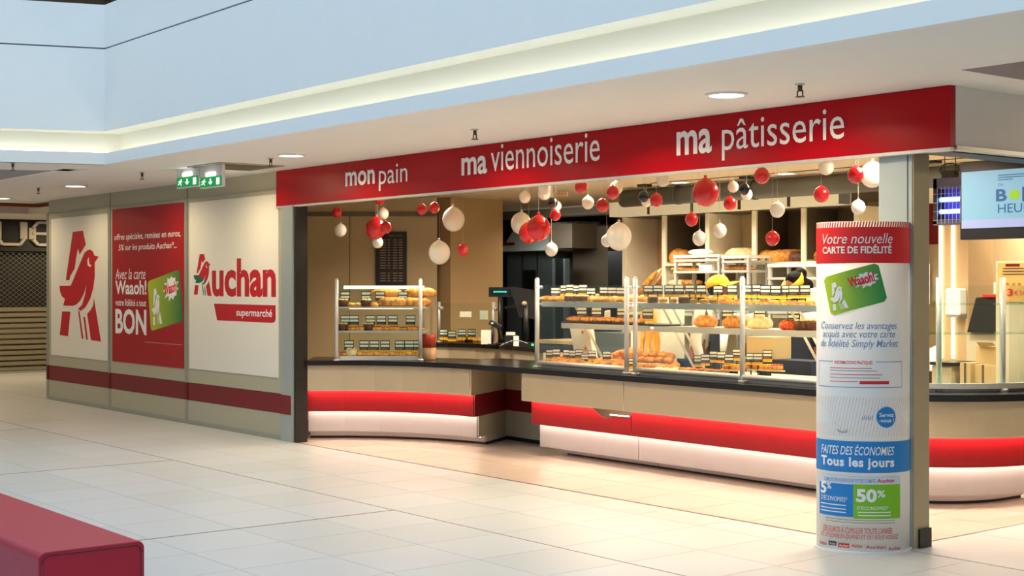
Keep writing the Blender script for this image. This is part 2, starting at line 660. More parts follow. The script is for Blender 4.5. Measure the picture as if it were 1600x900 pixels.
nt_ = 0
for j in range(-3, 9):
    y0 = TY0 + j * PY
    y1 = min(y0 + PY, 7.34)
    if y1 - y0 < 0.05:
        continue
    for i in range(-30, 19):
        x0 = XJ + i * PX
        g = 0.004
        cx, cy = x0 + PX / 2, (y0 + y1) / 2
        a = proj(cx, cy, 0) if cx * FX + cy * FY > 2 else (-999, 0)
        vis = -120 < a[0] < 1720 and a[1] < 1010
        if not vis:
            if cy < 7.4 and x0 > -27.5:
                far.box(x0 + g / 2, y0 + g / 2, -0.012, x0 + PX - g / 2, y1 - g / 2, 0)
            continue
        gl = 0.023 if (i % 6 == 0 and cy < YJ) else g
        gt = 0.010 if abs(y0 - YJ) < 0.01 else g
        gtt = 0.006 if abs(y1 - YJ) < 0.01 else g
        bx0, bx1, by0, by1 = x0 + gl / 2, x0 + PX - g / 2, y0 + gt / 2, y1 - gtt / 2
        if x0 < -17.6 or nt_ >= 270:
            far.box(bx0, by0, -0.012, bx1, by1, 0)
            continue
        k = random.random() < 0.4
        me = tile_mesh(bx1 - bx0, by1 - by0, m_tile_b if k else m_tile, k)
        o = bpy.data.objects.new('tile', me)
        COL.objects.link(o)
        o.parent = fl
        o.location = ((bx0 + bx1) / 2, (by0 + by1) / 2, 0)
        nt_ += 1
far.box(-5.40, 7.36, -0.012, 3, 8.2, 0)
for j in range(10):
    for i in range(6):
        far.box(-5.41 + i * 1.2 + .004, 8.2 + j * 0.62 + .004, -0.012, -5.41 + (i + 1) * 1.2, 8.2 + (j + 1) * 0.62, 0)
for j in range(9):
    for i in range(12):
        far.box(-27.4 + i * 0.62 + .004, 7.345 + j * 0.62 + .004, -0.012, -27.4 + (i + 1) * 0.62, 7.345 + (j + 1) * 0.62, 0)
far.build('tile_field', m_tile, fl, kind='stuff')
# dark inlay in the wide joints
jm = MB()
for i in range(-5, 3):
    x = XJ + i * 6 * PX
    jm.box(x - 0.004, 0.5, -0.012, x + 0.011, YJ, 0.0006)
jm.box(-27, YJ - 0.002, -0.012, 2, YJ + 0.006, 0.0006)
jm.build('expansion_joint', m_gdark, fl)
# shop floor
sf = thing('floor', None, None, kind='structure')
box('screed', -19.9, 7.35, -0.05, -5.42, 16, -0.010, m_gdark, sf)
box('threshold_strip', -12.87, 7.335, -0.01, -5.42, 7.36, 0.001, m_gdark, sf)
nr = 0
for j in range(3):
    for i in range(13):
        x0 = -5.42 - (i + 1) * 0.62
        y0 = 7.365 + j * 0.62
        k = tile_mesh(0.614, 0.614, m_stile, 's')
        o = bpy.data.objects.new('tile', k)
        COL.objects.link(o)
        o.parent = sf
        o.location = (x0 + 0.31, y0 + 0.31, -0.0005)
hid = MB()
for j in range(3, 14):
    for i in range(13):
        x0 = -5.42 - (i + 1) * 0.62
        y0 = 7.365 + j * 0.62
        hid.box(x0, y0, -0.012, x0 + 0.614, y0 + 0.614, 0)
hid.build('tile_field', m_stile, sf, kind='stuff')


# ------------------------------------------------------------------ ceilings
def holed(x0, x1, y0, y1, z0, z1, holes):
    xs = sorted({x0, x1, *[h[0] for h in holes], *[h[1] for h in holes]})
    ys = sorted({y0, y1, *[h[2] for h in holes], *[h[3] for h in holes]})
    mb = MB()
    for a, b in zip(xs[:-1], xs[1:]):
        for c, d in zip(ys[:-1], ys[1:]):
            mx, my = (a + b) / 2, (c + d) / 2
            if any(h[0] < mx < h[1] and h[2] < my < h[3] for h in holes):
                continue
            mb.box(a, c, z0, b, d, z1)
    return mb


ZC = 2.85
ce = thing('ceiling', None, None, kind='structure')
holes = [(-24, -20.9, 5.95, 12), (-4.62, -2.4, 6.87, 8.9)]
holed(-27.5, 4, 5.62, 16, ZC, ZC + 0.12, holes).build('soffit_board', m_soffit, ce)
# left arm of the gallery, with its coffer
RD = (-0.345, -0.94)          # direction of the left return of the parapet


def ret(t, o=0.0):
    """point along the left return, o = distance behind the edge"""
    return (-13.60 + RD[0] * t - RD[1] * -1 * 0 - o * 0.94, 5.57 + RD[1] * t + o * 0.345)


lw = MB()
lw.prism([(-13.60, 5.57), (-14.63, 5.60), (-14.9, 4.9), (-15.7, 2.2), (-17.5, -4), (-17.1, -4)], ZC, ZC + 0.12)
lw.box(-27.5, 5.45, ZC, -14.4, 5.63, ZC + 0.12)
lw.prism([(-27.5, 5.63), (-27.5, 5.5), (-14.5, 5.5), (-13.60, 5.57), (-13.6, 5.63)], ZC + .001, ZC + 0.12)
lw.box(-27.5, -4, ZC, -25, 5.5, ZC + 0.12)
lw.build('soffit_board', m_soffit, ce)


def coffer(x0, x1, y0, y1, par, nb=6):
    c = MB()
    zt = ZC + 0.42
    c.box(x0 - .02, y0, ZC + 0.12, x0, y1, zt)
    c.box(x1, y0, ZC + 0.12, x1 + .02, y1, zt)
    c.box(x0, y0 - .02, ZC + 0.12, x1, y0, zt)
    c.box(x0, y1, ZC + 0.12, x1, y1 + .02, zt)
    c.build('coffer_side', m_wood, par)
    c = MB()
    c.box(x0, y0, zt, x1, y1, zt + 0.02)
    n = int((y1 - y0) / 0.25)
    for k in range(n):
        c.box(x0, y0 + (k + .15) * (y1 - y0) / n, zt - 0.05, x1, y0 + (k + .75) * (y1 - y0) / n, zt)
    c.build('wood_slats', m_wood, par, kind='stuff')


coffer(-25, -14.75, 2.6, 5.45, ce)
coffer(-24, -20.9, 5.95, 12, ce)
coffer(-4.62, -2.4, 6.87, 8.9, ce)
sc_ = thing('ceiling', None, None, kind='structure')
box('shop_ceiling_board', -21, 7.42, 2.70, -5.02, 16, 2.78, mat('shop_ceiling', (226, 208, 178), 0.7, var=0.02), sc_)
box('ceiling_groove', xat(1015, 9.2), 9.2, 2.694, -5.2, 9.23, 2.701, m_dark, sc_)
box('ceiling_groove', xat(1015, 10.2), 10.2, 2.694, -5.2, 10.23, 2.701, m_dark, sc_)

# parapet around the atrium
w1 = thing('wall_parapet', None, None, kind='structure')
ppath = [(-13.60 + RD[0] * 11, 5.57 + RD[1] * 11), (-13.60, 5.57), (3, 5.57)]
MB().ribbon(ppath, 0, 0.05, 2.85, 2.965).build('cove_lip', m_white, w1)
MB().ribbon(ppath, 0, 0.05, 3.18, 4.005).build('lower_board', m_white, w1)
MB().ribbon(ppath, 0, 0.05, 4.02, 4.45).build('upper_board', m_white, w1)
MB().ribbon(ppath, 0.02, 0.05, 4.0, 4.03).build('shadow_gap', mat('gap_grey', (110, 125, 135), 0.7), w1)
MB().ribbon(ppath, 0.22, 0.27, 2.97, 3.3).build('cove_back', m_cove, w1)
MB().ribbon(ppath, 0.05, 0.23, 3.18, 3.22).build('cove_top', m_cove, w1)
MB().ribbon(ppath, 0.12, 0.135, 2.972, 2.985).build('cove_led', m_cover, w1)
# upper storey behind the parapet and the shell round the gallery
up = thing('wall_upper', None, None, kind='structure')
mb = MB()
mb.box(-30, 9, 3.3, 4, 9.2, 8)
mb.box(-22, -4, 3.3, -21.8, 9, 8)
mb.build('upper_wall', mat('upper_brown', (96, 76, 60), 0.7), up)
box('upper_floor', -30, 5.9, 3.35, 4, 9, 3.45, m_wood, up)
pbox(MB(), 120, 2, 165, 6, 8.9, 0.05).build('yellow_band', mat('upper_yellow', (200, 160, 60), 0.6), up)
wo = thing('wall_opposite', None, None, kind='structure')
box('opposite_wall', -32, -8.2, 0, 6, -8, 4.3, mat('opposite_beige', (150, 136, 118), 0.7), wo)
box('opposite_wall', 6, -8, 0, 6.2, 6, 4.3, MATS['opposite_beige'], wo)
box('opposite_floor', -32, -8, -0.06, 6, -4, -0.001, m_tile, wo)
wb = thing('wall_back', None, None, kind='structure')
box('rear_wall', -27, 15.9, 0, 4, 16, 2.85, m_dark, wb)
wr = thing('wall_right', None, None, kind='structure')
box('end_wall', 3.9, 5.7, 0, 4, 16, 2.85, m_soffit, wr)
wl = thing('wall_left', None, None, kind='structure')
box('end_wall', -27.4, -4, 0, -26.8, 16, 2.85, m_hoard, wl)

# shop inner walls
sw = thing('wall_shop_left', None, None, kind='structure')
A, B = pu(440, 17.2), pu(683, 17.1)
ux, uy = B[0] - A[0], B[1] - A[1]
L = sqrt(ux * ux + uy * uy)
ux, uy = ux / L, uy / L
c0 = ((A[0] + B[0]) / 2, (A[1] + B[1]) / 2)


def shopwall(u0, u1, d=17.1):
    a, b = pu(u0, d), pu(u1, d)
    l = sqrt((a[0] - b[0]) ** 2 + (a[1] - b[1]) ** 2)
    return ((a[0] + b[0]) / 2, (a[1] + b[1]) / 2), l


for (u0, u1) in ((430, 545.5), (546.5, 683)):
    c, l = shopwall(u0, u1)
    zt = CH + (444 - 338) * 17.1 / F
    MB().obox((c[0] - uy * 0.03, c[1] + ux * 0.03), ux, uy, l, 0.06, 0, zt).build('wall_panel', m_wall, sw)
c, l = shopwall(430, 683)
MB().obox((c[0] - uy * 0.01, c[1] + ux * 0.01), ux, uy, l, 0.06, zt, zt + 0.055).build('wall_rail', mat('rail_brown', (112, 98, 80), 0.5), sw)
MB().obox((c[0] - uy * 0.03, c[1] + ux * 0.03), ux, uy, l, 0.06, zt + 0.055, 2.7).build('wall_panel', m_wall, sw)
pc = pu(704, 17.0)
pil = thing('wall_column', None, None, kind='structure')
mb = MB().box(pc[0] - 0.33, pc[1], 0, pc[0], pc[1] + 0.80, 2.7)
mb.build('column_casing', m_wall2, pil)
box('column_edge', pc[0] - 0.315, pc[1] - 0.01, 0, pc[0] - 0.285, pc[1], 2.7, m_vdark, pil)
kb = thing('wall_kitchen', None, None, kind='structure')
YK = 13.2
mb = MB()
pbox(mb, 780, 200, 960, 700, YK + 1.0, 0.1)
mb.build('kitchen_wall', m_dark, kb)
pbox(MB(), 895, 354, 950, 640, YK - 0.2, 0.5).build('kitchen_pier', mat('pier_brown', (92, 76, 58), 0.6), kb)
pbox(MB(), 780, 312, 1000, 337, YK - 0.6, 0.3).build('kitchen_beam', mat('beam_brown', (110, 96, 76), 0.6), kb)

# ------------------------------------------------------------------ fascia sign
sg = thing('fascia_sign', 'long red fascia board with white bakery lettering above the shop opening', 'sign', (-9.14, 7.35, 2.47))
box('board', -13.28, 7.33, 2.475, -5.0, 7.38, 2.848, m_red, sg)
box('trim', -13.28, 7.325, 2.455, -5.0, 7.385, 2.475, m_steel2, sg)
fs_ = plane_y(7.326)


def sign_text(s, u0, u1, vt, vb, bold=0.0, name='lettering', par=None, Y=7.326, m=None, shear=0.0):
    return text(s, name, m or m_text, par or sg, plane_y(Y), xat(u0, Y), xat(u1, Y), zat(u0, vb, Y), zat(u0, vt, Y), bold, shear)


sign_text('mon', 539.5, 585.5, 269.5, 292, 0.022)
sign_text('pain', 592, 636.5, 259, 298.5, 0.0)
sign_text('ma', 721, 761, 247, 275, 0.022)
sign_text('viennoiserie', 767, 937, 227, 268.5, 0.0)
sign_text('ma', 1057, 1112, 206, 244, 0.022)
sign_text('pâtisserie', 1128, 1319, 189, 251, 0.0)
box('backing', -13.2, 7.385, 2.5, -5.1, 7.42, 2.85, m_soffit, sg)
fr = thing('trim_1', None, None, kind='structure')
box('fascia_return', -5.04, 7.385, 2.49, -5.0, 15, 2.85, m_soffit, fr)
box('return_trim', -5.06, 7.385, 2.462, -4.99, 15, 2.488, m_steel2, fr)
box('roller_slot', -5.26, 7.385, 2.455, -5.06, 15, 2.49, m_vdark, fr)

# ------------------------------------------------------------------ hoarding
YH = 7.35
hd = thing('wall_hoarding', None, None, kind='structure')
xs = [xat(75, YH), xat(171.5, YH), xat(292, YH), -13.16]
for i in range(3):
    x0, x1 = xs[i], xs[i + 1]
    box('hoarding_panel', x0 + 0.02, YH, 0.05, x1 - 0.012, YH + 0.06, 0.28, m_hoard, hd)
    box('stripe', x0 + 0.02, YH - 0.003, 0.284, x1 - 0.012, YH + 0.06, 0.485, m_dred, hd)
    box('hoarding_panel', x0 + 0.02, YH, 0.489, x1 - 0.012, YH + 0.06, 2.66, m_hoard, hd)
    box('hoarding_panel', x0 + 0.02, YH + 0.004, 2.664, x1 - 0.012, YH + 0.06, 2.85, m_hoard, hd)
for x in xs[:3]:
    box('mullion', x - 0.03, YH - 0.012, 0.0, x + 0.03, YH + 0.05, 2.66, mat('hoarding_alu', (168, 170, 158), 0.45, 0.5), hd)
    box('stripe', x - 0.031, YH - 0.014, 0.284, x + 0.031, YH + 0.02, 0.485, mat('stripe_darker', (96, 10, 20), 0.5), hd)
box('bottom_rail', xs[0], YH - 0.008, 0.0, -13.16, YH + 0.05, 0.05, MATS['hoarding_alu'], hd)
box('top_rail', xs[0], YH - 0.006, 2.655, -13.16, YH + 0.05, 2.67, MATS['hoarding_alu'], hd)
box('end_panel', xs[0], YH + 0.06, 0, xs[0] + 0.06, 16, 2.85, m_hoard, hd)
post = thing('door_1', None, None, kind='structure')
box('door_jamb', -13.16, YH - 0.03, 0, -13.03, YH + 0.1, 2.47, mat('jamb_alu', (176, 184, 180), 0.4, 0.4), post)
box('guide_rail', -13.025, YH - 0.04, 0, -12.90, YH + 0.1, 2.47, MATS['jamb_alu'], post)
box('rubber_edge', -12.90, YH - 0.02, 0, -12.865, YH + 0.12, 2.47, m_black, post)
box('stripe', -13.162, YH - 0.043, 0.284, -12.93, YH - 0.03, 0.485, m_dred, post)


def fac(Y):
    return plane_y(Y)


def poster(name, label, u0, u1, zb, zt, m):
    x0, x1 = xat(u0, YH), xat(u1, YH)
    t = thing(name, label, 'poster', ((x0 + x1) / 2, YH, zb))
    box('sheet', x0, YH - 0.006, zb, x1, YH - 0.001, zt, m, t)
    return t


p1 = poster('poster', 'tall white poster with big red bird emblem on the left hoarding panel', 80.5, 169, 0.64, 2.58, m_paper)
Yp = YH - 0.0065
emblem(p1, fac(Yp), xat(93.5, YH), xat(158.5, YH), zat(126, 531, YH), zat(126, 361, YH), m_logo, m_paper)
p2 = poster('poster', 'red loyalty card poster on the middle hoarding panel', 176, 288, 0.645, 2.625, m_redpr)


def ht(s, u0, u1, vt, vb, m=m_text, par=None, bold=0.0, shear=0.0, name='lettering', Y=Yp):
    return text(s, name, m, par, plane_y(Y), xat(u0, YH), xat(u1, YH), zat(u0, vb, YH), zat(u0, vt, YH), bold, shear)


ht('offres spéciales, remises en euros,', 179.5, 283, 366, 378.5, par=p2, shear=0.15, bold=0.008)
ht('5% sur les produits Auchan*...', 186, 277, 382, 394.5, par=p2, shear=0.15, bold=0.008)
ht('Avec la carte', 181, 228, 420, 436.5, par=p2, shear=0.2)
ht('Waaoh!', 181, 229.5, 438, 460, par=p2, bold=0.025)
ht('votre fidélité a tout', 181, 229, 467, 477.5, par=p2, bold=0.01)
ht('BON', 181, 229.5, 482, 521, par=p2, bold=0.03)
box('footnote_line', xat(227, YH), Yp, zat(227, 535, YH), xat(286, YH), Yp + .001, zat(227, 533.8, YH), mat('print_pink', (200, 110, 110), 0.6), p2)
m_cardg = gradient_mat('card_gradient', (190, 205, 40), (14, 110, 60), 'X', 0.0, 1.0)


def burst(cx, cy, rx, ry, n=11):
    P = []
    for i in range(2 * n):
        t = 2 * pi * i / (2 * n) + 0.3
        k = 1.0 if i % 2 == 0 else 0.66
        k *= 1 + 0.12 * sin(i * 2.7)
        P.append((cx + rx * k * cos(t), cy + ry * k * sin(t)))
    return P


def rot2(cx, cy, a):
    ca, sa = cos(a), sin(a)
    return lambda x, y: (cx + x * ca - y * sa, cy + x * sa + y * ca)


def rcard(w, h, r=0.08):
    P = []
    for (sx, sy, a0) in ((1, 1, 0), (-1, 1, 90), (-1, -1, 180), (1, -1, 270)):
        for k in range(4):
            a = radians(a0 + k * 30)
            P.append((sx * (w / 2 - r) + r * cos(a), sy * (h / 2 - r) + r * sin(a)))
    return P


def loyalty(par, W, H, fn_of):
    """green card: fn_of(level) maps card coordinates to 3D"""
    mb = MB()
    pts = rcard(W, H, 0.06 * W)
    # subdivide along x so that the gradient and the wrap work
    c = mb.add([fn_of(0)(x, y) for x, y in pts], [tuple(range(len(pts)))]).build('loyalty_card', m_cardg, par)
    emblem(c, fn_of(1), -0.42 * W, -0.13 * W, -0.42 * H, 0.30 * H, m_text, m_cardg)
    b = MB()
    poly('', burst(0.22 * W, 0.2 * H, 0.24 * W, 0.26 * H), None, None, fn_of(1), b)
    b.build('burst', m_text, c)
    text('Waaoh!', 'lettering', m_pred, c, fn_of(2), 0.0, 0.40 * W, 0.1 * H, 0.32 * H, 0.03)
    return c


ccx, ccz = (xat(234, YH) + xat(284, YH)) / 2, zat(259, 470, YH)


def fcard(level):
    r = rot2(ccx, ccz, radians(9))

    def f(x, y):
        a, b = r(x, y)
        return (a, Yp - level * 0.0012, b)
    return f


loyalty(p2, 0.92, 0.50 * 1.25, fcard)
p3 = poster('poster', 'white supermarket logo poster on the right hoarding panel beside the opening', 296.5, 436, 0.655, 2.61, m_paper)
emblem(p3, fac(Yp), xat(303.5, YH), xat(331.5, YH), zat(304, 462, YH), zat(304, 397.5, YH), m_logo, m_paper, m_lgreen)
ht('uchan', 332, 432, 405, 463.5, m_logo, p3, 0.035)
P = [(xat(335, YH), zat(335, 474.5, YH)), (xat(431.5, YH), zat(431.5, 477, YH)), (xat(431.5, YH), zat(431.5, 499, YH)), (xat(430, YH), zat(430, 503, YH)),
     (xat(426, YH), zat(426, 504.5, YH)), (xat(340, YH), zat(340, 500.5, YH))]
bn = poly('banner', P, m_logo, p3, fac(Yp))
ht('supermarché', 370, 426, 482, 497, m_text, bn, 0.012, 0.12, Y=Yp - 0.0015)

# ------------------------------------------------------------------ shuttered shop at the far left
st = thing('roller_shutter', 'closed metal roller shutter with mesh upper half at far left', 'shutter', (-26.2, 9.0, 0))
XS = -26.2
sl = 0
z = 0.03
while z < 1.22:
    MB().add([(XS, 5.5, z), (XS + 0.05, 5.5, z + 0.02), (XS + 0.05, 5.5, z + 0.075), (XS, 5.5, z + 0.095),
              (XS, 11, z), (XS + 0.05, 11, z + 0.02), (XS + 0.05, 11, z + 0.075), (XS, 11, z + 0.095)],
             [(0, 1, 5, 4), (1, 2, 6, 5), (2, 3, 7, 6), (0, 4, 7, 3), (0, 3, 2, 1), (4, 5, 6, 7)]).build('slat', mat('shutter_metal', (150, 140, 118), 0.45, 0.4), st)
    z += 0.1
gm = MB()
z0, z1 = 1.24, 2.24
for k in range(-12, 52):
    for sgn in (1, -1):
        y = 5.5 + k * 0.11
        a = (XS + 0.02, y, z0)
        b = (XS + 0.02, y + sgn * (z1 - z0) * 1.3, z1)
        gm.bar(a, b, 0.008)
gm.build('mesh_grille', mat('grille_metal', (130, 126, 116), 0.4, 0.5), st, kind='stuff')
box('bottom_bar', XS - .02, 5.5, 0, XS + 0.07, 11, 0.04, m_steel, st)
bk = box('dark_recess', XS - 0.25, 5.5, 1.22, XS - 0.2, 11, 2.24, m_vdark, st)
nb = thing('shop_sign_board', 'black sign board with large silver letters above the closed shutter', 'sign', (XS, 9, 2.26))
box('board', XS - 0.1, 5.5, 2.26, XS + 0.06, 11, 2.86, m_vdark, nb)
m_let = mat('silver_letters', (205, 196, 178), 0.4, 0.1)


def onx(u, v, X):
    a = (u - CX) / F
    d = X / (FX + RX * a)
    return (FY * d + RY * a * d, CH - (v - CY) * d / F)


yU0, yU1 = onx(-6, 440, XS)[0], onx(38, 440, XS)[0]
yE0, yE1 = onx(48, 440, XS)[0], onx(92, 440, XS)[0]
zl0, zl1 = onx(20, 382, XS)[1], onx(20, 347, XS)[1]


def stroke(pts, w):
    m_ = MB()
    for a, b in zip(pts[:-1], pts[1:]):
        m_.bar((XS + 0.075, a[0], a[1]), (XS + 0.075, b[0], b[1]), w, 0.05)
    return m_


w_ = 0.13
stroke([(yU0, zl1), (yU0, zl0 + .1), (yU0 + .08, zl0), (yU1 - .12, zl0), (yU1 - .04, zl0 + .1), (yU1 - .04, zl1)], w_).build('letter', m_let, nb)
stroke([(yE1, zl1), (yE0 + .1, zl1), (yE0, zl1 - .1), (yE0, zl0 + .1), (yE0 + .1, zl0), (yE1, zl0)], w_).build('letter', m_let, nb)
zm = (zl0 + zl1) / 2
stroke([(yE0, zm), (yE1, zm)], 0.1).build('letter_bar', m_let, nb)


# ------------------------------------------------------------------ soffit fittings
def downlight(u, v, label, r=0.15, zc=ZC, emit=True):
    x, y = flo(u, v, zc)
    t = thing('downlight', label, 'light', (x, y, zc), 'recessed ceiling downlights')
    MB().lathe([(r * 0.86, -0.004), (r * 0.86, -0.014), (r, -0.012), (r * 1.05, 0.0)], (x, y, zc), 28).build('rim', m_white, t)
    MB().lathe([(0.0001, -0.008), (r * 0.86, -0.008), (r * .86, -0.002)], (x, y, zc), 28).build('diffuser', m_lamp if emit else m_steel, t)
    return t


downlight(1135, 147, 'large round recessed downlight above the patisserie lettering', 0.13)
downlight(455, 242, 'round recessed downlight above the left end of the red sign', 0.13)
downlight(118, 290, 'round recessed downlight above the poster with the red bird emblem', 0.14)
downlight(2, 309, 'round recessed downlight at the left edge near the wood coffer', 0.14)


def sprinkler(u, v, label):
    x, y = flo(u, v, ZC)
    t = thing('sprinkler', label, 'sprinkler', (x, y, ZC), 'ceiling sprinklers')
    MB().lathe([(0.03, 0), (0.03, -0.006), (0.018, -0.01)], (x, y, ZC), 14).build('escutcheon', m_steel, t)
    MB().cyl((x, y, ZC - 0.01), (x, y, ZC - 0.045), 0.014).build('body', mat('sprinkler_brass', (90, 76, 50), 0.4, 0.6), t)
    f = MB()
    f.bar((x - 0.02, y, ZC - 0.04), (x - 0.02, y, ZC - 0.075), 0.006)
    f.bar((x + 0.02, y, ZC - 0.04), (x + 0.02, y, ZC - 0.075), 0.006)
    f.bar((x - 0.02, y, ZC - 0.042), (x + 0.02, y, ZC - 0.042), 0.007)
    f.build('frame', MATS['sprinkler_brass'], t)
    MB().lathe([(0.028, -0.075), (0.028, -0.08)], (x, y, ZC), 12).build('deflector', m_dark, t)


sprinkler(1250, 131, 'small sprinkler above the word patisserie on the ceiling')
sprinkler(742, 202, 'small sprinkler on the ceiling above the word ma viennoiserie')
sprinkler(423, 247, 'sprinkler beside the ceiling vent left of the red sign')
sprinkler(222, 269, 'sprinkler on the ceiling left of the two exit signs')
sprinkler(60, 293, 'sprinkler on the ceiling above the dark shop sign board')
sprinkler(20, 254, 'sprinkler on the ceiling edge at the far left')
# ventilation grille (square)
vx, vy = flo(368, 259.5, ZC)
vg = thing('ceiling_vent', 'square white slatted air vent in the ceiling behind the exit signs', 'vent', (vx, vy, ZC))
mb = MB()
for a, b, c, d in ((-.36, -.36, .36, -.33), (-.36, .33, .36, .36), (-.36, -.33, -.33, .33), (.33, -.33, .36, .33)):
    mb.box(vx + a, vy + b, ZC - 0.012, vx + c, vy + d, ZC)
mb.build('frame', m_hoard, vg)
box('back_plate', vx - .34, vy - .34, ZC - 0.004, vx + .34, vy + .34, ZC - 0.001, m_hoard, vg)
for k in range(11):
    y = vy - 0.30 + k * 0.06
    MB().add([(vx - .33, y - .012, ZC - .012), (vx + .33, y - .012, ZC - .012), (vx + .33, y + .02, ZC - .005), (vx - .33, y + .02, ZC - .005)],
             [(0, 1, 2, 3)]).build('slat', m_hoard, vg)


# exit signs
def exit_sign(u, label):
    Y = 6.42
    x0, x1 = xat(u - 17.6, Y), xat(u + 17.6, Y)
    zt, zb = zat(u, 267, Y), zat(u, 293, Y)
    xc = (x0 + x1) / 2
    t = thing('exit_sign', label, 'exit sign', (xc, Y, zb), 'green emergency exit signs')
    m_case = mat('exit_case', (240, 232, 226), 0.4)
    box('housing', x0, Y - 0.0, zb, x1, Y + 0.03, ZC, m_case, t)
    box('green_panel', x0 + .015, Y - 0.006, zat(u, 291.5, Y), x1 - .015, Y, zat(u, 276, Y), m_green, t)
    box('lamp', xc - .1, Y - 0.012, zat(u, 275, Y), xc + .1, Y, zat(u, 269.5, Y), mat('exit_lamp', (255, 255, 255), 0.5, emit=3.0), t)
    zp0, zp1 = zat(u, 290, Y), zat(u, 278, Y)
    W = x1 - x0
    f = plane_y(Y - 0.008)
    s = MB()
    # running figure, arrow, door
    hx = x0 + 0.17 * W
    H = zp1 - zp0
    s.lathe([(0.0001, 0), (0.014, 0.0001)], (0, 0, 0), 8)
    s.v, s.f, s.sm = [], [], []
    for P in ([(0.22, .95), (.26, .95), (.26, .8), (.22, .8)], [(0.16, .75), (.25, .78), (.22, .4), (.17, .4)], [(0.17, .42), (.22, .42), (.26, .1), (.23, .1)],
              [(.17, .45), (.2, .4), (.12, .2), (.08, .22)], [(.24, .72), (.31, .55), (.29, .5), (.23, .62)], [(.16, .74), (.1, .55), (.12, .5), (.18, .64)]):
        poly('', [(x0 + a * W, zp0 + b * H) for a, b in P], None, None, f, s)
    s.build('running_figure', m_exitw, t)
    s = MB()
    poly('', [(x0 + a * W, zp0 + b * H) for a, b in ((.47, .9), (.53, .9), (.53, .5), (.6, .5), (.5, .1), (.4, .5), (.47, .5))], None, None, f, s)
    s.build('arrow', m_exitw, t)
    s = MB()
    poly('', [(x0 + a * W, zp0 + b * H) for a, b in ((.76, .95), (.9, .95), (.9, .05), (.76, .05))], None, None, f, s)
    s.build('door_symbol', m_exitw, t)


exit_sign(293.5, 'left green emergency exit sign hanging from the ceiling')
exit_sign(330, 'right green emergency exit sign hanging from the ceiling')
mb = MB()

# ------------------------------------------------------------------ pillar and totem
pl_ = thing('wall_pillar', None, None, kind='structure')
box('pillar_casing', -5.575, 7.40, 0.0, -5.325, 7.57, 2.47, mat('pillar_grey', (176, 188, 192), 0.5, 0.1), pl_)
box('pillar_side', -5.325, 7.405, 0.0, -5.315, 7.565, 2.46, mat('pillar_tan', (176, 160, 128), 0.5), pl_)
box('pillar_groove', -5.36, 7.398, 0.0, -5.352, 7.402, 2.46, m_dark, pl_)
box('pillar_foot', -5.312, 7.45, 0, -5.30, 7.57, 0.12, m_black, pl_)

TA, TB = pu(1275.5, 8.86), pu(1421, 8.80)
TC = ((TA[0] + TB[0]) / 2, (TA[1] + TB[1]) / 2)
tl = sqrt((TB[0] - TA[0]) ** 2 + (TB[1] - TA[1]) ** 2)
tx, ty = (TB[0] - TA[0]) / tl, (TB[1] - TA[1]) / tl
nx, ny = ty, -tx
TR, TBU = tl / 2, 0.22


def arc(s, o=0.0):
    ph = pi * (1 - s)
    a, b = TR * cos(ph), TBU * sin(ph)
    # outward normal of the ellipse
    ex, ey = cos(ph) / TR, sin(ph) / TBU
    L_ = sqrt(ex * ex + ey * ey)
    a += ex / L_ * o
    b += ey / L_ * o
    return (TC[0] + a * tx + b * nx, TC[1] + a * ty + b * ny)


_tab = []
for i in range(401):
    s_ = i / 400
    q = arc(s_)
    _tab.append((proj(q[0], q[1], 1)[0], s_, q[0] * FX + q[1] * FY))


def su(u):
    best = min(_tab[4:-4], key=lambda t: abs(t[0] - u))
    return best[1], best[2]


def tz(u, v):
    s_, d = su(u)
    return CH - (v - CY) * d / F


# arc length parameter (so that lettering is spaced evenly)
_len = [0.0]
for i in range(400):
    a, b = arc(i / 400), arc((i + 1) / 400)
    _len.append(_len[-1] + sqrt((a[0] - b[0]) ** 2 + (a[1] - b[1]) ** 2))
TL = _len[-1]


def s_of_len(l):
    l = min(max(l, 0), TL)
    lo, hi = 0, 400
    while hi - lo > 1:
        m_ = (lo + hi) // 2
        if _len[m_] <= l:
            lo = m_
        else:
            hi = m_
    t = (l - _len[lo]) / max(_len[hi] - _len[lo], 1e-9)
    return (lo + t) / 400


def lu(u):
    return _len[int(su(u)[0] * 400)]


def twrap(o):
    return lambda l, z: (*arc(s_of_len(l), o), z)


tt = thing('totem_display', 'tall curved white cardboard advertising column in front of the pillar', 'display stand', (TC[0], TC[1], 0))
NS = 40
prof = [arc(i / NS) for i in range(NS + 1)]
ZT = 2.035


def tband(name, z0, z1, m, o, l0=0.0, l1=None, par=None, n=None, smooth=True):
    l1 = TL if l1 is None else l1
    n = n or max(2, int(40 * (l1 - l0) / TL))
    P, F_ = [], []
    for i in range(n + 1):
        q = arc(s_of_len(l0 + (l1 - l0) * i / n), o)
        P += [(q[0], q[1], z0), (q[0], q[1], z1)]
    for i in range(n):
        F_.append((2 * i, 2 * i + 2, 2 * i + 3, 2 * i + 1))
    return MB().add(P, F_, smooth).build(name, m, par or tt)


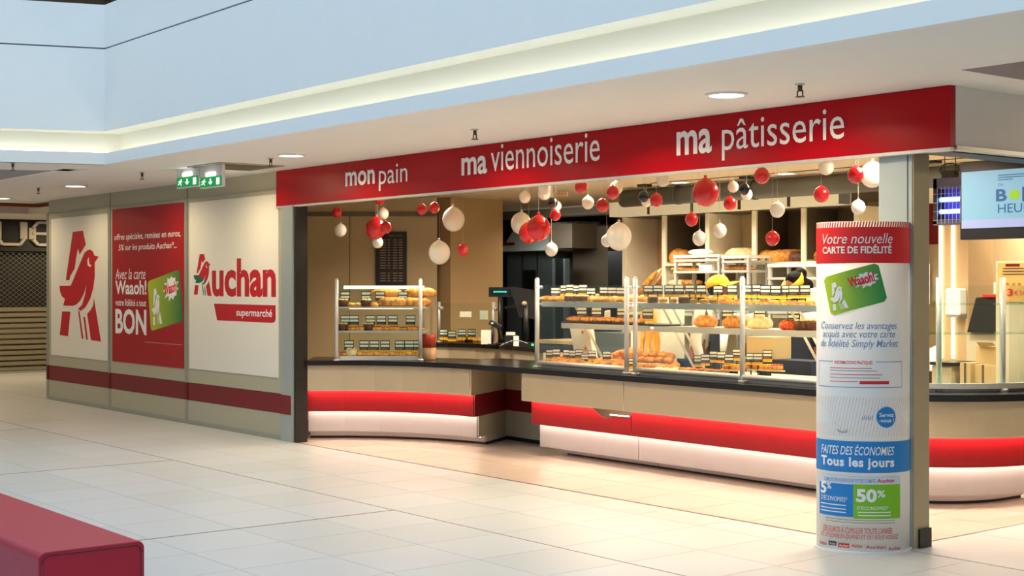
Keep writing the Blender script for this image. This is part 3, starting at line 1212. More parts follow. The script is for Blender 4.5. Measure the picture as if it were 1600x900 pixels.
shell = MB()
shell.prism(prof, 0.0, ZT)
sh = shell.build('column_body', m_totem, tt)
for p in sh.data.polygons:
    if len(p.vertices) == 4:
        p.use_smooth = True
MB().prism([arc(i / NS, 0.012) for i in range(NS + 1)], 0.0, 0.012).build('base_lip', m_totem, tt)
rz0 = tz(1348, 411)
tband('red_band', rz0, ZT - 0.035, m_pred, 0.001)
mb = MB()
n = 46
for i in range(n):
    l = TL * i / n
    w = TL / n
    mb.add([twrap(0.0012)(l, ZT - 0.035), twrap(0.0012)(l + w * 0.5, ZT - 0.035), twrap(0.0012)(l + w * 0.9, ZT - 0.002), twrap(0.0012)(l + w * 0.4, ZT - 0.002)], [(0, 1, 2, 3)])
mb.build('hatched_edge', m_pred, tt)


def tt_text(s, u0, u1, um, vt, vb, m, bold=0.0, shear=0.0, par=None, o=0.0024, space=1.0):
    return text(s, 'lettering', m, par or tt, twrap(o), lu(u0), lu(u1), tz(um, vb), tz(um, vt), bold, shear, space)


tt_text('Votre nouvelle', 1286, 1394, 1345, 364.5, 380.5, m_text, 0.0, 0.25)
tt_text('CARTE DE FIDÉLITÉ', 1286, 1393, 1345, 382, 396, m_text, 0.03)
lc, zc = (lu(1288) + lu(1385)) / 2, tz(1336, 452)
wc_ = (lu(1385) - lu(1288)) * 0.98


def tcard(level):
    r = rot2(lc, zc, radians(15))

    def f(x, y):
        a, b = r(x, y)
        return twrap(0.002 + level * 0.0016)(a, b)
    return f


def loyalty_wrapped():
    W, H = wc_ * 0.93, wc_ * 0.62
    mb = MB()
    pts = rcard(W, H, 0.05 * W)
    # strips across the card so that it follows the curve
    n = 16
    P, F_ = [], []
    for i in range(n + 1):
        x = -W / 2 + W * i / n
        k = max(0, abs(x) - (W / 2 - 0.05 * W)) / (0.05 * W)
        h = H / 2 - 0.05 * W * (1 - sqrt(max(0, 1 - k * k)))
        P += [tcard(0)(x, -h), tcard(0)(x, h)]
    for i in range(n):
        F_.append((2 * i, 2 * i + 2, 2 * i + 3, 2 * i + 1))
    c = mb.add(P, F_, True).build('loyalty_card', m_cardt, tt)
    emblem(c, tcard(1), -0.44 * W, -0.16 * W, -0.42 * H, 0.30 * H, m_text, m_pgrey)
    b = MB()
    poly('', burst(0.24 * W, 0.16 * H, 0.23 * W, 0.22 * H), None, None, tcard(1.4), b)
    b.build('burst', m_text, c)
    text('Waaoh!', 'lettering', m_pred, c, tcard(2.4), -0.06 * W, 0.38 * W, 0.06 * H, 0.32 * H, 0.035)


m_cardt = gradient_mat('card_gradient_bright', (200, 224, 40), (30, 150, 70), 'X', 0.0, 1.0)
loyalty_wrapped()
tt_text('Conservez les avantages', 1284, 1401, 1345, 503, 518, m_lblue, 0.002, 0.25)
tt_text('acquis avec votre carte', 1286, 1398, 1345, 517, 531, m_lblue, 0.002, 0.25)
tt_text('de fidélité Simply Market', 1283, 1403, 1345, 531, 546, m_lblue, 0.002, 0.25)
# information frame
fz0, fz1, fl0, fl1 = tz(1345, 606), tz(1345, 566), lu(1280), lu(1409)
for nm, a in (('frame_line', (fz0, fz0 + .004, fl0, fl1)), ('frame_line', (fz1, fz1 + .004, fl0, lu(1302))), ('frame_line', (fz1, fz1 + .004, lu(1368), fl1))):
    tband(nm, a[0], a[1], m_lblue, 0.0015, a[2], a[3])
tband('frame_line', fz0, fz1, m_lblue, 0.0015, fl0, fl0 + 0.003)
tband('frame_line', fz0, fz1, m_lblue, 0.0015, fl1 - 0.003, fl1)
tt_text('INFORMATIONS PRATIQUES', 1304, 1363, 1333, 564, 570, m_pred, 0.01)
for k, (v, u0, u1, mm) in enumerate(((575, 1297, 1362, m_pred), (579, 1297, 1370, m_pgrey), (585, 1297, 1378, m_pred), (590, 1297, 1375, m_pgrey), (596, 1297, 1340, m_pred))):
    tband('print_line', tz(1335, v + 1), tz(1335, v), mm, 0.0015, lu(u0), lu(u1))
tband('red_pill', tz(1365, 600.5), tz(1365, 595.5), m_pred, 0.0015, lu(1343), lu(1389))
# pale hatched dispenser zone
mb = MB()
z0, z1 = tz(1345, 683), tz(1345, 621)
n = 40
for i in range(n):
    l = TL * (i + 0.2) / n
    if l + 0.06 > TL:
        break
    mb.add([twrap(0.0012)(l, z0), twrap(0.0012)(l + 0.0028, z0), twrap(0.0012)(l + 0.0028 + 0.05, z1), twrap(0.0012)(l + 0.05, z1)], [(0, 1, 2, 3)])
mb.build('hatching', mat('print_hatch', (222, 190, 178), 0.6), tt)
dl_, dz = lu(1385), tz(1385, 652)
rr = 0.064
n = 24
P = [twrap(0.0028)(dl_, dz)] + [twrap(0.0028)(dl_ + rr * cos(2 * pi * i / n), dz + rr * sin(2 * pi * i / n)) for i in range(n)]
MB().add(P, [(0, 1 + i, 1 + (i + 1) % n) for i in range(n)]).build('blue_disc', m_blue, tt)
tt_text('Servez', 1374, 1396, 1385, 645, 651.5, m_text, 0.015, 0.0, o=0.0045)
tt_text('-vous !', 1374, 1396, 1385, 653.5, 660, m_text, 0.015, 0.0, o=0.0045)
mb = MB()
for k in range(6):
    l0_ = lu(1346) + k * 0.012
    mb.add([twrap(0.0022)(l0_, tz(1352, 656)), twrap(0.0022)(l0_ + 0.004, tz(1352, 656)), twrap(0.0022)(l0_ + 0.010, tz(1352, 651 - (k % 2) * 2)), twrap(0.0022)(l0_ + 0.006, tz(1352, 651 - (k % 2) * 2))], [(0, 1, 2, 3)])
mb.build('arrow_squiggle', m_lblue, tt)
mb = MB()
a, b, c, d = [twrap(0.006)(lu(u), tz(1318, v)) for u, v in ((1310, 671), (1312, 675), (1322, 675), (1324, 671))]
mb.bar(a, b, 0.004).bar(b, c, 0.004).bar(c, d, 0.004)
mb.build('leaflet_slot', m_pgrey, tt)
tband('blue_band', tz(1348, 739), tz(1348, 690), m_blue, 0.001)
tt_text('FAITES DES ÉCONOMIES', 1284, 1397, 1345, 694.5, 711.5, m_text, 0.008, 0.25)
tt_text('Tous les jours', 1284, 1397, 1345, 715, 734.5, m_text, 0.035, 0.0, space=1.08)
tband('offer_bar', tz(1345, 757), tz(1345, 745), mat('print_pale_blue', (206, 214, 228), 0.5), 0.0012, lu(1283), lu(1406))
tt_text('CUMULEZ EN EUROS SUR VOTRE COMPTE', 1288, 1368, 1330, 748, 754, m_lblue, 0.006)
tt_text('Auchan', 1371, 1397, 1384, 748, 754, m_pred, 0.02)
tband('blue_offer', tz(1330, 808), tz(1330, 757), m_blue, 0.0012, lu(1281), lu(1333))
tband('green_offer', tz(1360, 811), tz(1360, 757), m_lime, 0.0012, lu(1333), lu(1406))
tt_text('5', 1283, 1291.5, 1300, 753, 772, m_text, 0.035)
tt_text('%', 1292, 1299, 1300, 754, 764, m_text, 0.02)
tt_text("D'ÉCONOMIES*", 1284, 1324, 1310, 774, 783, m_text, 0.0, 0.1)
tt_text('50', 1338, 1370, 1350, 764, 785, m_text, 0.04)
tt_text('%', 1371, 1383, 1377, 766, 777, m_text, 0.02)
tt_text("D'ÉCONOMIES*", 1339, 1388, 1360, 790, 797, m_text, 0.0, 0.1)
for v in (788, 794, 799):
    tband('print_line', tz(1310, v + 1.5), tz(1310, v), m_text, 0.002, lu(1283), lu(1322))
for v in (800, 805):
    tband('print_line', tz(1360, v + 1.5), tz(1360, v), m_text, 0.002, lu(1340), lu(1392))
for v in (813, 817):
    tband('print_line', tz(1345, v + .8), tz(1345, v), m_pgrey, 0.0012, lu(1290), lu(1398))
tt_text("DES EUROS À CUMULER TOUTE L'ANNÉE", 1287, 1394, 1345, 823, 834, m_pred, -0.004, 0.2)
tt_text('ET UTILISABLES QUAND ET OÙ VOUS VOULEZ', 1284, 1403, 1345, 834, 844, m_pred, -0.004, 0.2)
tband('dark_label', tz(1302, 852), tz(1302, 845.5), m_pblack, 0.0012, lu(1295), lu(1307))
tband('red_label', tz(1318, 855.5), tz(1318, 849), m_pred, 0.0012, lu(1310), lu(1327))
for (u0, u1, v) in ((1281.5, 1292, 848), (1331, 1347, 853), (1353, 1384, 855), (1388, 1406, 857)):
    tt_text('Auchan', u0, u1, (u0 + u1) / 2, v - 2.5, v + 2.5, m_pred, 0.01)
tt_text('Auchan', 1311.5, 1325.5, 1318, 850.5, 854, m_text, 0.01)
tt_text('Auchan', 1296.5, 1305.5, 1302, 847, 850.5, m_text, 0.01)

# ------------------------------------------------------------------ red bench
bn_ = thing('bench', 'long red padded block bench with rounded end in the bottom left corner', 'bench', (-8.2, 2.48, 0))
x1b, y0b, y1b, zb_ = -6.24, 2.25, 2.75, 0.45
r = 0.035
prof = []
for (cy_, cz_, a0) in ((y1b - r, zb_ - r, 0), (y0b + r, zb_ - r, 90)):
    for k in range(6):
        a = radians(a0 + k * 18)
        prof.append((cy_ + r * cos(a), cz_ + r * sin(a)))
prof += [(y0b, 0.02), (y1b, 0.02)]
mb = MB()
n = len(prof)
X = [-10.2, x1b]
mb.add([(x, y, z) for x in X for y, z in prof], [(i, (i + 1) % n, n + (i + 1) % n, n + i) for i in range(n)] + [tuple(range(n)), tuple(range(2 * n - 1, n - 1, -1))])
mb.build('seat_block', m_bench, bn_, bev=0.006)
sm_ = [(x1b + 0.001, (y - (y0b + y1b) / 2) * 0.94 + (y0b + y1b) / 2, z - 0.016) for y, z in prof]
MB().tube(sm_ + [sm_[0]], 0.005, 6).build('piping', mat('bench_piping', (120, 6, 26), 0.5), bn_)
box('plinth', -10.1, y0b + .04, 0, x1b - .05, y1b - .04, 0.02, m_black, bn_)


# ------------------------------------------------------------------ counters
def arcpts(cx, cy, R, a0, a1, n):
    return [(cx + R * sin(radians(a0 + (a1 - a0) * i / n)), cy - R * cos(radians(a0 + (a1 - a0) * i / n))) for i in range(n + 1)]


left = [(-12.84, 7.44), (-12.62, 7.74), (-12.38, 7.97), (-12.12, 8.14), (-11.85, 8.26), (-11.58, 8.34), (-11.28, 8.38)]
left_f = left[:-1] + [(-11.281, 8.38)]
main = [(-10.5, 8.4)] + [(-10.5 + 0.6 * i, 8.4) for i in range(1, 7)]
wing = arcpts(-6.85, 9.6, 1.2, 4, 90, 14) + [(-5.65, 9.85)]
front = left_f + [(-10.9, 8.395)] + main + [(-6.87, 8.4)] + wing
wt = thing('countertop', 'continuous black stone worktop curving along the whole bakery counter', 'countertop', (-9.5, 8.7, 0.8))
MB().ribbon(front, 0.0, 0.78, 0.802, 0.852).box(-11.97, 9.1, 0.803, -10.4, 9.34, 0.851).build('slab', m_top, wt)


def cabinet(name, label, path, ztop=0.80, cut=None):
    xm = sum(p[0] for p in path) / len(path)
    ym = sum(p[1] for p in path) / len(path)
    t = thing(name, label, 'counter', (xm, ym, 0))
    return t


def counter_run(t, path, splits, e0=0.0):
    """stepped front: laminate, red band, white band, kick board, with led strips under each step"""
    segs = []
    k = 0
    for s0, s1 in splits:
        sl = (s0, s1)
        MB().ribbon(path, 0.04, 0.06, 0.535, 0.80, sl).build('upper_panel', m_taupe, t)
        MB().ribbon(path, 0.13, 0.15, 0.312, 0.56, sl).build('red_panel', m_cred, t)
        MB().ribbon(path, 0.22, 0.24, 0.10, 0.34, sl).build('white_panel', m_kick, t)
        MB().ribbon(path, 0.215, 0.30, 0.092, 0.099, sl).build('lower_edge', m_kick, t)
        MB().ribbon(path, 0.42, 0.46, 0.025, 0.09, sl).build('kick_board', m_kick, t)
    MB().ribbon(path, 0.070, 0.090, 0.541, 0.549).build('led_strip', m_glow_r, t)
    MB().ribbon(path, 0.160, 0.180, 0.318, 0.326).build('led_strip', m_glow, t)
    MB().ribbon(path, 0.31, 0.33, 0.085, 0.091).build('led_strip', m_glow_k, t)
    MB().ribbon(path, 0.155, 0.30, 0.52, 0.80).build('carcass', m_taupe, t)
    MB().ribbon(path, 0.29, 0.42, 0.09, 0.52).build('carcass_back', m_taupe, t)
    MB().ribbon(path, 0.44, 0.60, 0.0, 0.09).build('plinth', m_vdark, t)


cl = thing('counter_cabinet', 'curved left counter cabinet lit under its red band beside the hoarding', 'counter', (-12.1, 8.2, 0))
Lp = offset(left, 0.0)
counter_run(cl, left, [(0, 2), (2, 6)])
# end wall following the steps, and the wall of the recess
def endp(o):
    e = END_N[(-11.28, 8.38)]
    k = o / 0.91
    return (-11.275 + e[0] * k, 8.385 + e[1] * k)


for o_, z0, z1, m in ((0.04, 0.535, 0.80, m_taupe), (0.13, 0.312, 0.534, m_dred), (0.22, 0.10, 0.311, m_hoard), (0.42, 0.03, 0.099, m_kick), (0.45, 0.0, 0.03, m_vdark)):
    MB().ribbon([endp(o_), (-11.80, 9.27)], -0.012, 0.0, z0, z1).build('end_panel', m, cl)
for z0, z1, m in ((0.535, 0.80, m_taupe), (0.312, 0.534, m_dred), (0.04, 0.311, m_hoard), (0, 0.039, m_vdark)):
    MB().ribbon([(-11.81, 9.26), (-10.55, 9.20)], 0, 0.04, z0, z1).build('recess_panel', m, cl)
cm = thing('counter_cabinet', 'long straight main counter cabinet with dark notch in its red band', 'counter', (-8.7, 8.7, 0))
mp = [(-10.5, 8.4), (-9.07, 8.4), (-8.3, 8.4), (-7.6, 8.4), (-6.87, 8.4)]
for s0, s1 in ((-10.5, -9.075), (-9.065, -6.87)):
    seg = [(s0, 8.4), (s1, 8.4)]
    MB().ribbon(seg, 0.04, 0.06, 0.535, 0.80).build('upper_panel', m_taupe, cm)
    o_ = 0.06 if s0 < -10 else 0
    if s0 > -10:
        MB().ribbon(seg, 0.13, 0.15, 0.312, 0.56).build('red_panel', m_cred, cm)
    MB().ribbon([(s0 + (0.06 if s0 < -10 else 0), 8.4), (s1, 8.4)], 0.22, 0.24, 0.10, 0.34).build('white_panel', m_kick, cm)
    MB().ribbon([(s0 + (0.06 if s0 < -10 else 0), 8.4), (s1, 8.4)], 0.215, 0.30, 0.092, 0.099).build('lower_edge', m_kick, cm)
    MB().ribbon([(s0 + (0.1 if s0 < -10 else 0), 8.4), (s1, 8.4)], 0.46, 0.50, 0.02, 0.09).build('kick_board', m_kick, cm)
# red panel with the torn notch at its right end (film peeled from its top edge)
Yr = 8.53
nx0, nx1 = xat(918, Yr), xat(972, Yr)
nz = [(-10.46, 0.56), (nx0, 0.56), (xat(928, Yr), 0.50), (xat(938, Yr), 0.455), (xat(947, Yr), 0.44), (xat(958, Yr), 0.462), (nx1, 0.475), (-9.075, 0.49), (-9.075, 0.312), (-10.46, 0.312)]
mb = MB()
n = len(nz)
mb.add([(x, Yr, z) for x, z in nz] + [(x, Yr + 0.02, z) for x, z in nz], [tuple(range(n)), tuple(range(2 * n - 1, n - 1, -1))] + [(i, (i + 1) % n, n + (i + 1) % n, n + i) for i in range(n)])
mb.build('red_panel', m_cred, cm)
box('led_strip', -9.33, 8.515, 0.478, -9.09, 8.525, 0.486, m_glow_k, cm)
fullm = [(-10.45, 8.4), (-6.87, 8.4)]
MB().ribbon(fullm, 0.070, 0.090, 0.541, 0.549).build('led_strip', m_glow_r, cm)
MB().ribbon(fullm, 0.160, 0.180, 0.318, 0.326).build('led_strip', m_glow, cm)
MB().ribbon([(-10.4, 8.4), (-6.87, 8.4)], 0.31, 0.33, 0.085, 0.091).build('led_strip', m_glow_k, cm)
MB().ribbon([(-10.46, 8.4), (-6.87, 8.4)], 0.20, 0.30, 0.52, 0.80).build('carcass', m_taupe, cm)
MB().ribbon([(-10.42, 8.4), (-6.87, 8.4)], 0.29, 0.48, 0.09, 0.52).build('carcass_back', m_dark, cm)
MB().ribbon([(-10.35, 8.4), (-6.87, 8.4)], 0.49, 0.65, 0.0, 0.09).build('plinth', m_vdark, cm)
cw = thing('counter_cabinet', 'rounded right counter cabinet behind the pillar with glowing red band', 'counter', (-6.2, 9.3, 0))
wpath = [(-6.865, 8.4)] + wing
counter_run(cw, wpath, [(0, 9), (9, len(wpath) - 1)])


# ------------------------------------------------------------------ food prototypes
def proto_hide(o):
    return o


def croissant():
    mb = MB()
    n, m = 14, 8
    P, F_ = [], []
    for i in range(n + 1):
        t = i / n
        a = radians(-110 + 220 * t)
        R = 0.055
        r = 0.006 + 0.026 * sin(pi * t) ** 0.8 + (0.004 if i % 2 else 0)
        c = (R * sin(a), R * cos(a) - 0.02)
        for j in range(m):
            b = 2 * pi * j / m
            rr_ = r * cos(b)
            P.append((c[0] + sin(a) * rr_, c[1] + cos(a) * rr_, 0.026 + r * sin(b)))
    for i in range(n):
        for j in range(m):
            F_.append((i * m + j, i * m + (j + 1) % m, (i + 1) * m + (j + 1) % m, (i + 1) * m + j))
    F_ += [tuple(range(m)), tuple(n * m + j for j in range(m))]
    mb.add(P, F_, True)
    return mb


def roll(rx=0.05, ry=0.04, rz=0.032, cuts=2):
    def fn(x, y, z):
        k = 1.0
        for c in range(cuts):
            cx_ = (-0.4 + 0.8 * (c + 0.5) / cuts) * rx
            if z > 0:
                k -= 0.14 * math.exp(-((x - cx_) / (rx * 0.13)) ** 2)
        z2 = z * k
        return (x, y, max(z2, -rz * 0.6))
    return MB().ell((0, 0, rz * 0.6), rx, ry, rz, 18, 10, 0, fn)


def baguette(L=0.5, r=0.033):
    mb = MB()
    n, m = 22, 8
    P, F_ = [], []
    for i in range(n + 1):
        t = i / n
        rr_ = r * (0.25 + 0.75 * min(1, 4.5 * min(t, 1 - t)) ** 0.6) * (1 + 0.10 * sin(t * 5 * 2 * pi))
        for j in range(m):
            b = 2 * pi * j / m + t * 1.2
            P.append((rr_ * cos(b), rr_ * sin(b) * 0.9, -L / 2 + L * t))
    for i in range(n):
        for j in range(m):
            F_.append((i * m + j, i * m + (j + 1) % m, (i + 1) * m + (j + 1) % m, (i + 1) * m + j))
    F_ += [tuple(range(m)), tuple(n * m + j for j in range(m))]
    return mb.add(P, F_, True)


def tartbase(r=0.045, h=0.025):
    return MB().lathe([(r * 0.8, 0), (r, h), (r * 0.9, h), (r * 0.88, h * 0.8)], (0, 0, 0), 18)


def food(kind, name, label, cat, loc, rz=0.0, sc=1.0, m=None, group=None, tilt=None):
    key = (kind, m.name if m else '')
    if key not in FP:
        o = thing(name, None, None)
        if kind == 'tart':
            tartbase().build('crust', m_crust, o)
            MB().ell((0, 0, 0.024), 0.04, 0.04, 0.014, 14, 6).build('topping', m, o)
        elif kind == 'slice':
            MB().box(-.045, -.03, 0, .045, .03, 0.03).build('crust', m_crust, o, bev=0.006)
            b = MB()
            for k in range(6):
                b.ell((-.034 + .014 * k, (-1) ** k * .01, 0.034), 0.011, 0.02, 0.010, 8, 5)
            b.build('topping', m, o)
        elif kind == 'cake':
            MB().lathe([(0.05, 0), (0.052, 0.05), (0.046, 0.058)], (0, 0, 0), 20).build('base', m, o)
            b = MB()
            for k in range(7):
                a = 2 * pi * k / 7
                b.ell((0.033 * cos(a), 0.033 * sin(a), 0.062), 0.013, 0.013, 0.012, 8, 5)
            b.build('topping', m_flour, o)
        elif kind == 'loafcake':
            MB().ell((0, 0, 0.045), 0.115, 0.055, 0.05, 18, 9, 0, lambda x, y, z: (x * (1 if abs(x) < .08 else 1), y, max(z * 1.35, -0.045))).build('loaf', m, o)
            b = MB()
            for k in range(4):
                b.bar((-.07 + k * .045, -.03, 0.100), (-.05 + k * .045, .03, 0.104), 0.008)
            b.build('scoring', m_flour, o)
        elif kind == 'choccake':
            b = MB()
            for k in range(5):
                b.lathe([(0.03, 0), (0.036, 0.07), (0.03, 0.078)], (-.08 + .04 * k, 0, 0), 12, 1, 1.3)
            b.build('cake', m_choc, o)
            b = MB()
            for k in range(6):
                b.ell((-.09 + .036 * k, 0, 0.085), 0.022, 0.035, 0.014, 8, 5)
            b.build('icing', m_flour, o)
        elif kind == 'sandwich':
            def fn(x, y, z):
                return (x, y, max(z, -0.018))
            MB().ell((0, 0, 0.018), 0.085, 0.035, 0.024, 16, 6, 0, fn).build('bread_base', m, o)
            MB().box(-.07, -.034, 0.030, .07, .034, 0.038).build('filling', mat('salad_green', (120, 150, 60), 0.6), o)
            MB().ell((0, 0, 0.040), 0.085, 0.035, 0.026, 16, 6, 0, lambda x, y, z: (x, y, max(z, -0.003))).build('bread_top', m, o)
        FP[key] = o
        first = True
    else:
        o = copy_tree(FP[key])
    o.name = name
    o.location = loc
    o.rotation_euler = (tilt or 0, 0, rz)
    o.scale = (sc, sc, sc)
    tag(o, label, cat, group)
    return o


FP = {}
SM = {}


def single(kind, name, label, cat, loc, rz=0.0, sc=1.0, m=None, group=None, rot=None):
    """one-mesh bakes: croissant, roll, baguette ..."""
    key = (kind, m.name)
    if key not in SM:
        mb = {'croissant': croissant, 'roll': roll, 'bun': lambda: roll(0.045, 0.045, 0.038, 0), 'loaf': lambda: roll(0.15, 0.10, 0.085, 3),
              'miche': lambda: roll(0.14, 0.13, 0.09, 2), 'longloaf': lambda: roll(0.2, 0.075, 0.06, 4), 'baguette': baguette,
              'stick': lambda: baguette(0.42, 0.02)}[kind]()
        o = mb.build(name, m, None, origin=(0, 0, 0))
        SM[key] = o.data
    else:
        o = bpy.data.objects.new(name, SM[key])
        COL.objects.link(o)
    o.location = loc
    o.rotation_euler = rot or (0, 0, rz)
    o.scale = (sc, sc, sc) if not isinstance(sc, tuple) else sc
    tag(o, label, cat, group)
    return o


# price card prototype (faces -Y, origin at the foot)
def make_card():
    t = thing('price_card', None, None)
    MB().box(-0.041, 0, 0.022, 0.041, 0.004, 0.105).build('card', m_card, t)
    MB().box(-0.036, -0.0015, 0.078, 0.036, 0, 0.098).build('paper_strip', m_strip, t)
    MB().box(-0.036, -0.0015, 0.050, 0.036, 0, 0.068).build('paper_strip', m_strip, t)
    b = MB()
    b.box(-0.034, -0.0015, 0.036, 0.030, 0, 0.040)
    b.box(-0.030, -0.0015, 0.028, 0.018, 0, 0.031)
    b.build('print_lines', m_pgrey, t)
    MB().add([(-0.041, -0.002, 0.006), (0.041, -0.002, 0.006), (0.041, -0.001, 0.024), (-0.041, -0.001, 0.024), (-0.041, -0.014, 0), (0.041, -0.014, 0),
              (-0.041, 0.012, 0), (0.041, 0.012, 0)], [(0, 1, 2, 3), (0, 4, 5, 1), (2, 3, 6, 7)]).build('yellow_clip', m_clip, t)
    return t


card_proto = None


def price_card(x, y, z, rz, label, group, sc=1.0, tilt=0.0):
    global card_proto
    if card_proto is None:
        o = card_proto = make_card()
    else:
        o = copy_tree(card_proto)
    o.location = (x, y, z)
    o.rotation_euler = (tilt, 0, rz)
    o.scale = (sc, sc, sc)
    tag(o, label, 'price card', group)
    return o


VIEW = AZ + pi / 2 - pi      # rotation that turns a -Y face toward the camera
# ------------------------------------------------------------------ main display cases
YG = 8.55


def post_mesh(x, y, t, z1=1.70, r=0.022):
    MB().cyl((x, y, 0.852), (x, y, z1), r, 12).build('post', m_steel2, t)
    MB().cyl((x, y, 0.852), (x, y, 0.872), r * 1.7, 14).build('post_foot', m_steel2, t)
    MB().lathe([(r, 0), (r * 0.6, 0.012), (0.0001, 0.014)], (x, y, z1), 12).build('post_cap', m_steel2, t)


def big_case(label, x0, x1, posts, mids):
    t = thing('display_case', label, 'display case', ((x0 + x1) / 2, YG, 0.852))
    for x in posts:
        post_mesh(x, YG, t)
        MB().cyl((x, YG - 0.02, 1.62), (x, YG + 0.06, 1.62), 0.016, 10).build('glass_clamp', m_steel, t)
        MB().bar((x, YG, 1.46), (x, YG + 0.06, 1.46), 0.02).build('shelf_arm', m_steel2, t)
    ps = sorted(posts)
    for a, b in zip(ps[:-1], ps[1:]):
        box('glass_pane', a + 0.03, YG + 0.0, 0.93, b - 0.03, YG + 0.006, 1.64, m_glass, t)
    box('top_shelf', x0 + 0.02, YG + 0.055, 1.473, x1 - 0.02, YG + 0.50, 1.485, m_steel2, t)
    box('shelf_edge', x0 + 0.02, YG + 0.053, 1.435, x1 - 0.02, YG + 0.065, 1.484, m_steel2, t)
    box('shelf_light', x0 + 0.06, YG + 0.12, 1.458, x1 - 0.06, YG + 0.16, 1.468, mat('case_led', (255, 230, 190), 0.5, emit=19, ecol=(255, 206, 150)), t)
    box('middle_shelf', mids[0], YG + 0.28, 1.263, mids[1], YG + 0.68, 1.275, m_steel2, t)
    box('shelf_edge', mids[0], YG + 0.278, 1.225, mids[1], YG + 0.29, 1.274, m_steel2, t)
    box('shelf_light', mids[0] + .05, YG + 0.34, 1.248, mids[1] - .05, YG + 0.38, 1.258, MATS['case_led'], t)
    box('base_tray', x0 + 0.03, YG + 0.03, 0.853, x1 - 0.03, YG + 0.70, 0.885, m_steel2, t)
    MB().cyl((x0 + .03, YG - 0.0, 0.90), (x1 - .03, YG - 0.0, 0.90), 0.022, 10).build('front_rail', m_steel2, t)
    for x in (x0 + 0.012, x1 - 0.012):
        pass
    return t


ca = big_case('tall glass pastry display case left of the paired metal posts', -10.42, -9.13, (-10.40, -9.15), (-10.37, -9.14))
cb = big_case('long glass pastry display case between paired posts and the advertising column', -9.06, -6.75, (-9.04, -7.78, -6.78), (-9.10, -6.8))
for t, xx in ((ca, xat(908, 8.95)), (cb, xat(1046, 8.95)), (cb, xat(1062, 8.95)), (cb, xat(1248, 8.95)), (cb, xat(1262, 8.95))):
    MB().bar((xx - 0.10, YG + 0.42, 1.43), (xx + 0.10, YG + 0.62, 0.885), 0.05, 0.02).build('support_strut', m_steel2, t)

# cards and goods on the top shelf
Z1, Z2, Z3 = 1.485, 1.275, 0.885
topu = [848, 867, 882, 892.5, 901, 911, 922, 943, 956, 970, 1012, 1027, 1046, 1062, 1077, 1095, 1121, 1145, 1167, 1183, 1197, 1213, 1229, 1241, 1258]
lowv = {848: 0.03, 882: 0.035, 892.5: 0.04, 901: 0.04, 911: 0.04}
for i, u in enumerate(topu):
    Y = YG + 0.19
    x = max(xat(u, Y), -10.35)
    hgt = {882: .055, 892.5: .055, 901: .055, 911: .055, 867: .03}.get(u, 0.052 if u > 1000 else 0.03)
    price_card(x, Y + random.uniform(-.01, .01), Z1 + hgt + random.uniform(-.006, .004), VIEW * 0.9 + random.uniform(-.12, .12),
               f'{ORD[i]} black price card from the left on the top shelf of the main cases', 'price cards on the top shelf of the main cases', 1.02)
    # riser: a thin black easel leg holding the card above the shelf
    if hgt:
        MB().bar((x, Y + 0.004, Z1), (x, Y + 0.004, Z1 + hgt + 0.05), 0.008).build('easel', m_black, None,
            label=f'thin black easel under the {ORD[i]} price card on the top shelf', cat='card holder', group='black card easels on the top shelf')
j = 0
# goods on the top shelf
spec = []
for k, u in enumerate(range(853, 980, 12)):
    kind = ('croissant', m_crust) if k < 3 else (('cake', m_choc) if u < 922 else (('croissant', m_crust2) if k % 3 else ('bun', m_crust)))
    spec.append((u, kind))
for k, u in enumerate(range(1004, 1136, 16)):
    spec.append((u, ('cake', m_choc) if k % 3 == 1 and u < 1090 else (('slice', m_fruit) if u > 1120 else ('sandwich', m_crust2 if k % 2 else m_crust))))
for k, u in enumerate(range(1140, 1275, 14)):
    spec.append((u, ('slice', (m_yfruit, m_fruit, m_yfruit)[k % 3])))
names = {'croissant': ('croissant', 'croissant'), 'bun': ('bread_roll', 'round bun'), 'roll': ('bread_roll', 'oval roll'),
         'cake': ('small_cake', 'small round cake'), 'slice': ('pastry_slice', 'glazed pastry slice'),
         'sandwich': ('sandwich', 'filled sandwich'), 'tart': ('round_tart', 'round tart')}
cat_of = {'croissant': 'croissant', 'bun': 'bread', 'roll': 'bread', 'cake': 'cake', 'slice': 'pastry', 'sandwich': 'sandwich', 'tart': 'tart'}
cnt = {}


PUT = []


def put(kind, m, loc, where, rz=None, sc=1.0, rot=None):
    if 'case shelf' in where and -9.19 < loc[0] < -8.99:
        return None
    nm, lb = names[kind]
    grp = f'{nm.replace("_", " ")}s {where}'
    rz = random.uniform(-0.6, 0.6) if rz is None else rz
    if kind in ('croissant', 'bun', 'roll'):
        o = single(kind, nm, None, cat_of[kind], loc, rz, sc, m, grp, rot)
    else:
        o = food(kind, nm, None, cat_of[kind], loc, rz, sc, m, grp)
    PUT.append((proj(*loc)[0], lb, where, o))
    return o


def label_food():
    n_ = {}
    for u, lb, where, o in sorted(PUT, key=lambda t: t[0]):
        k_ = (lb, where)
        n_[k_] = n_.get(k_, 0) + 1
        o['label'] = f'{ORD[min(n_[k_], 30) - 1]} {lb} from the left {where}'


for (u, (kind, m)) in spec:
    Y = YG + 0.125
    put(kind, m, (xat(u, Y), Y, Z1), 'on the top case shelf', sc={'cake': 0.9, 'sandwich': 0.62, 'croissant': 0.9, 'slice': 0.85}.get(kind, 1.0))
# second row behind, only where the gaps show it
for u in (934, 960, 985, 1008, 1112, 1135):
    Y = YG + 0.38
    put('croissant', m_crust, (xat(u, Y), Y, Z1), 'at the back of the top case shelf', sc=1.25)

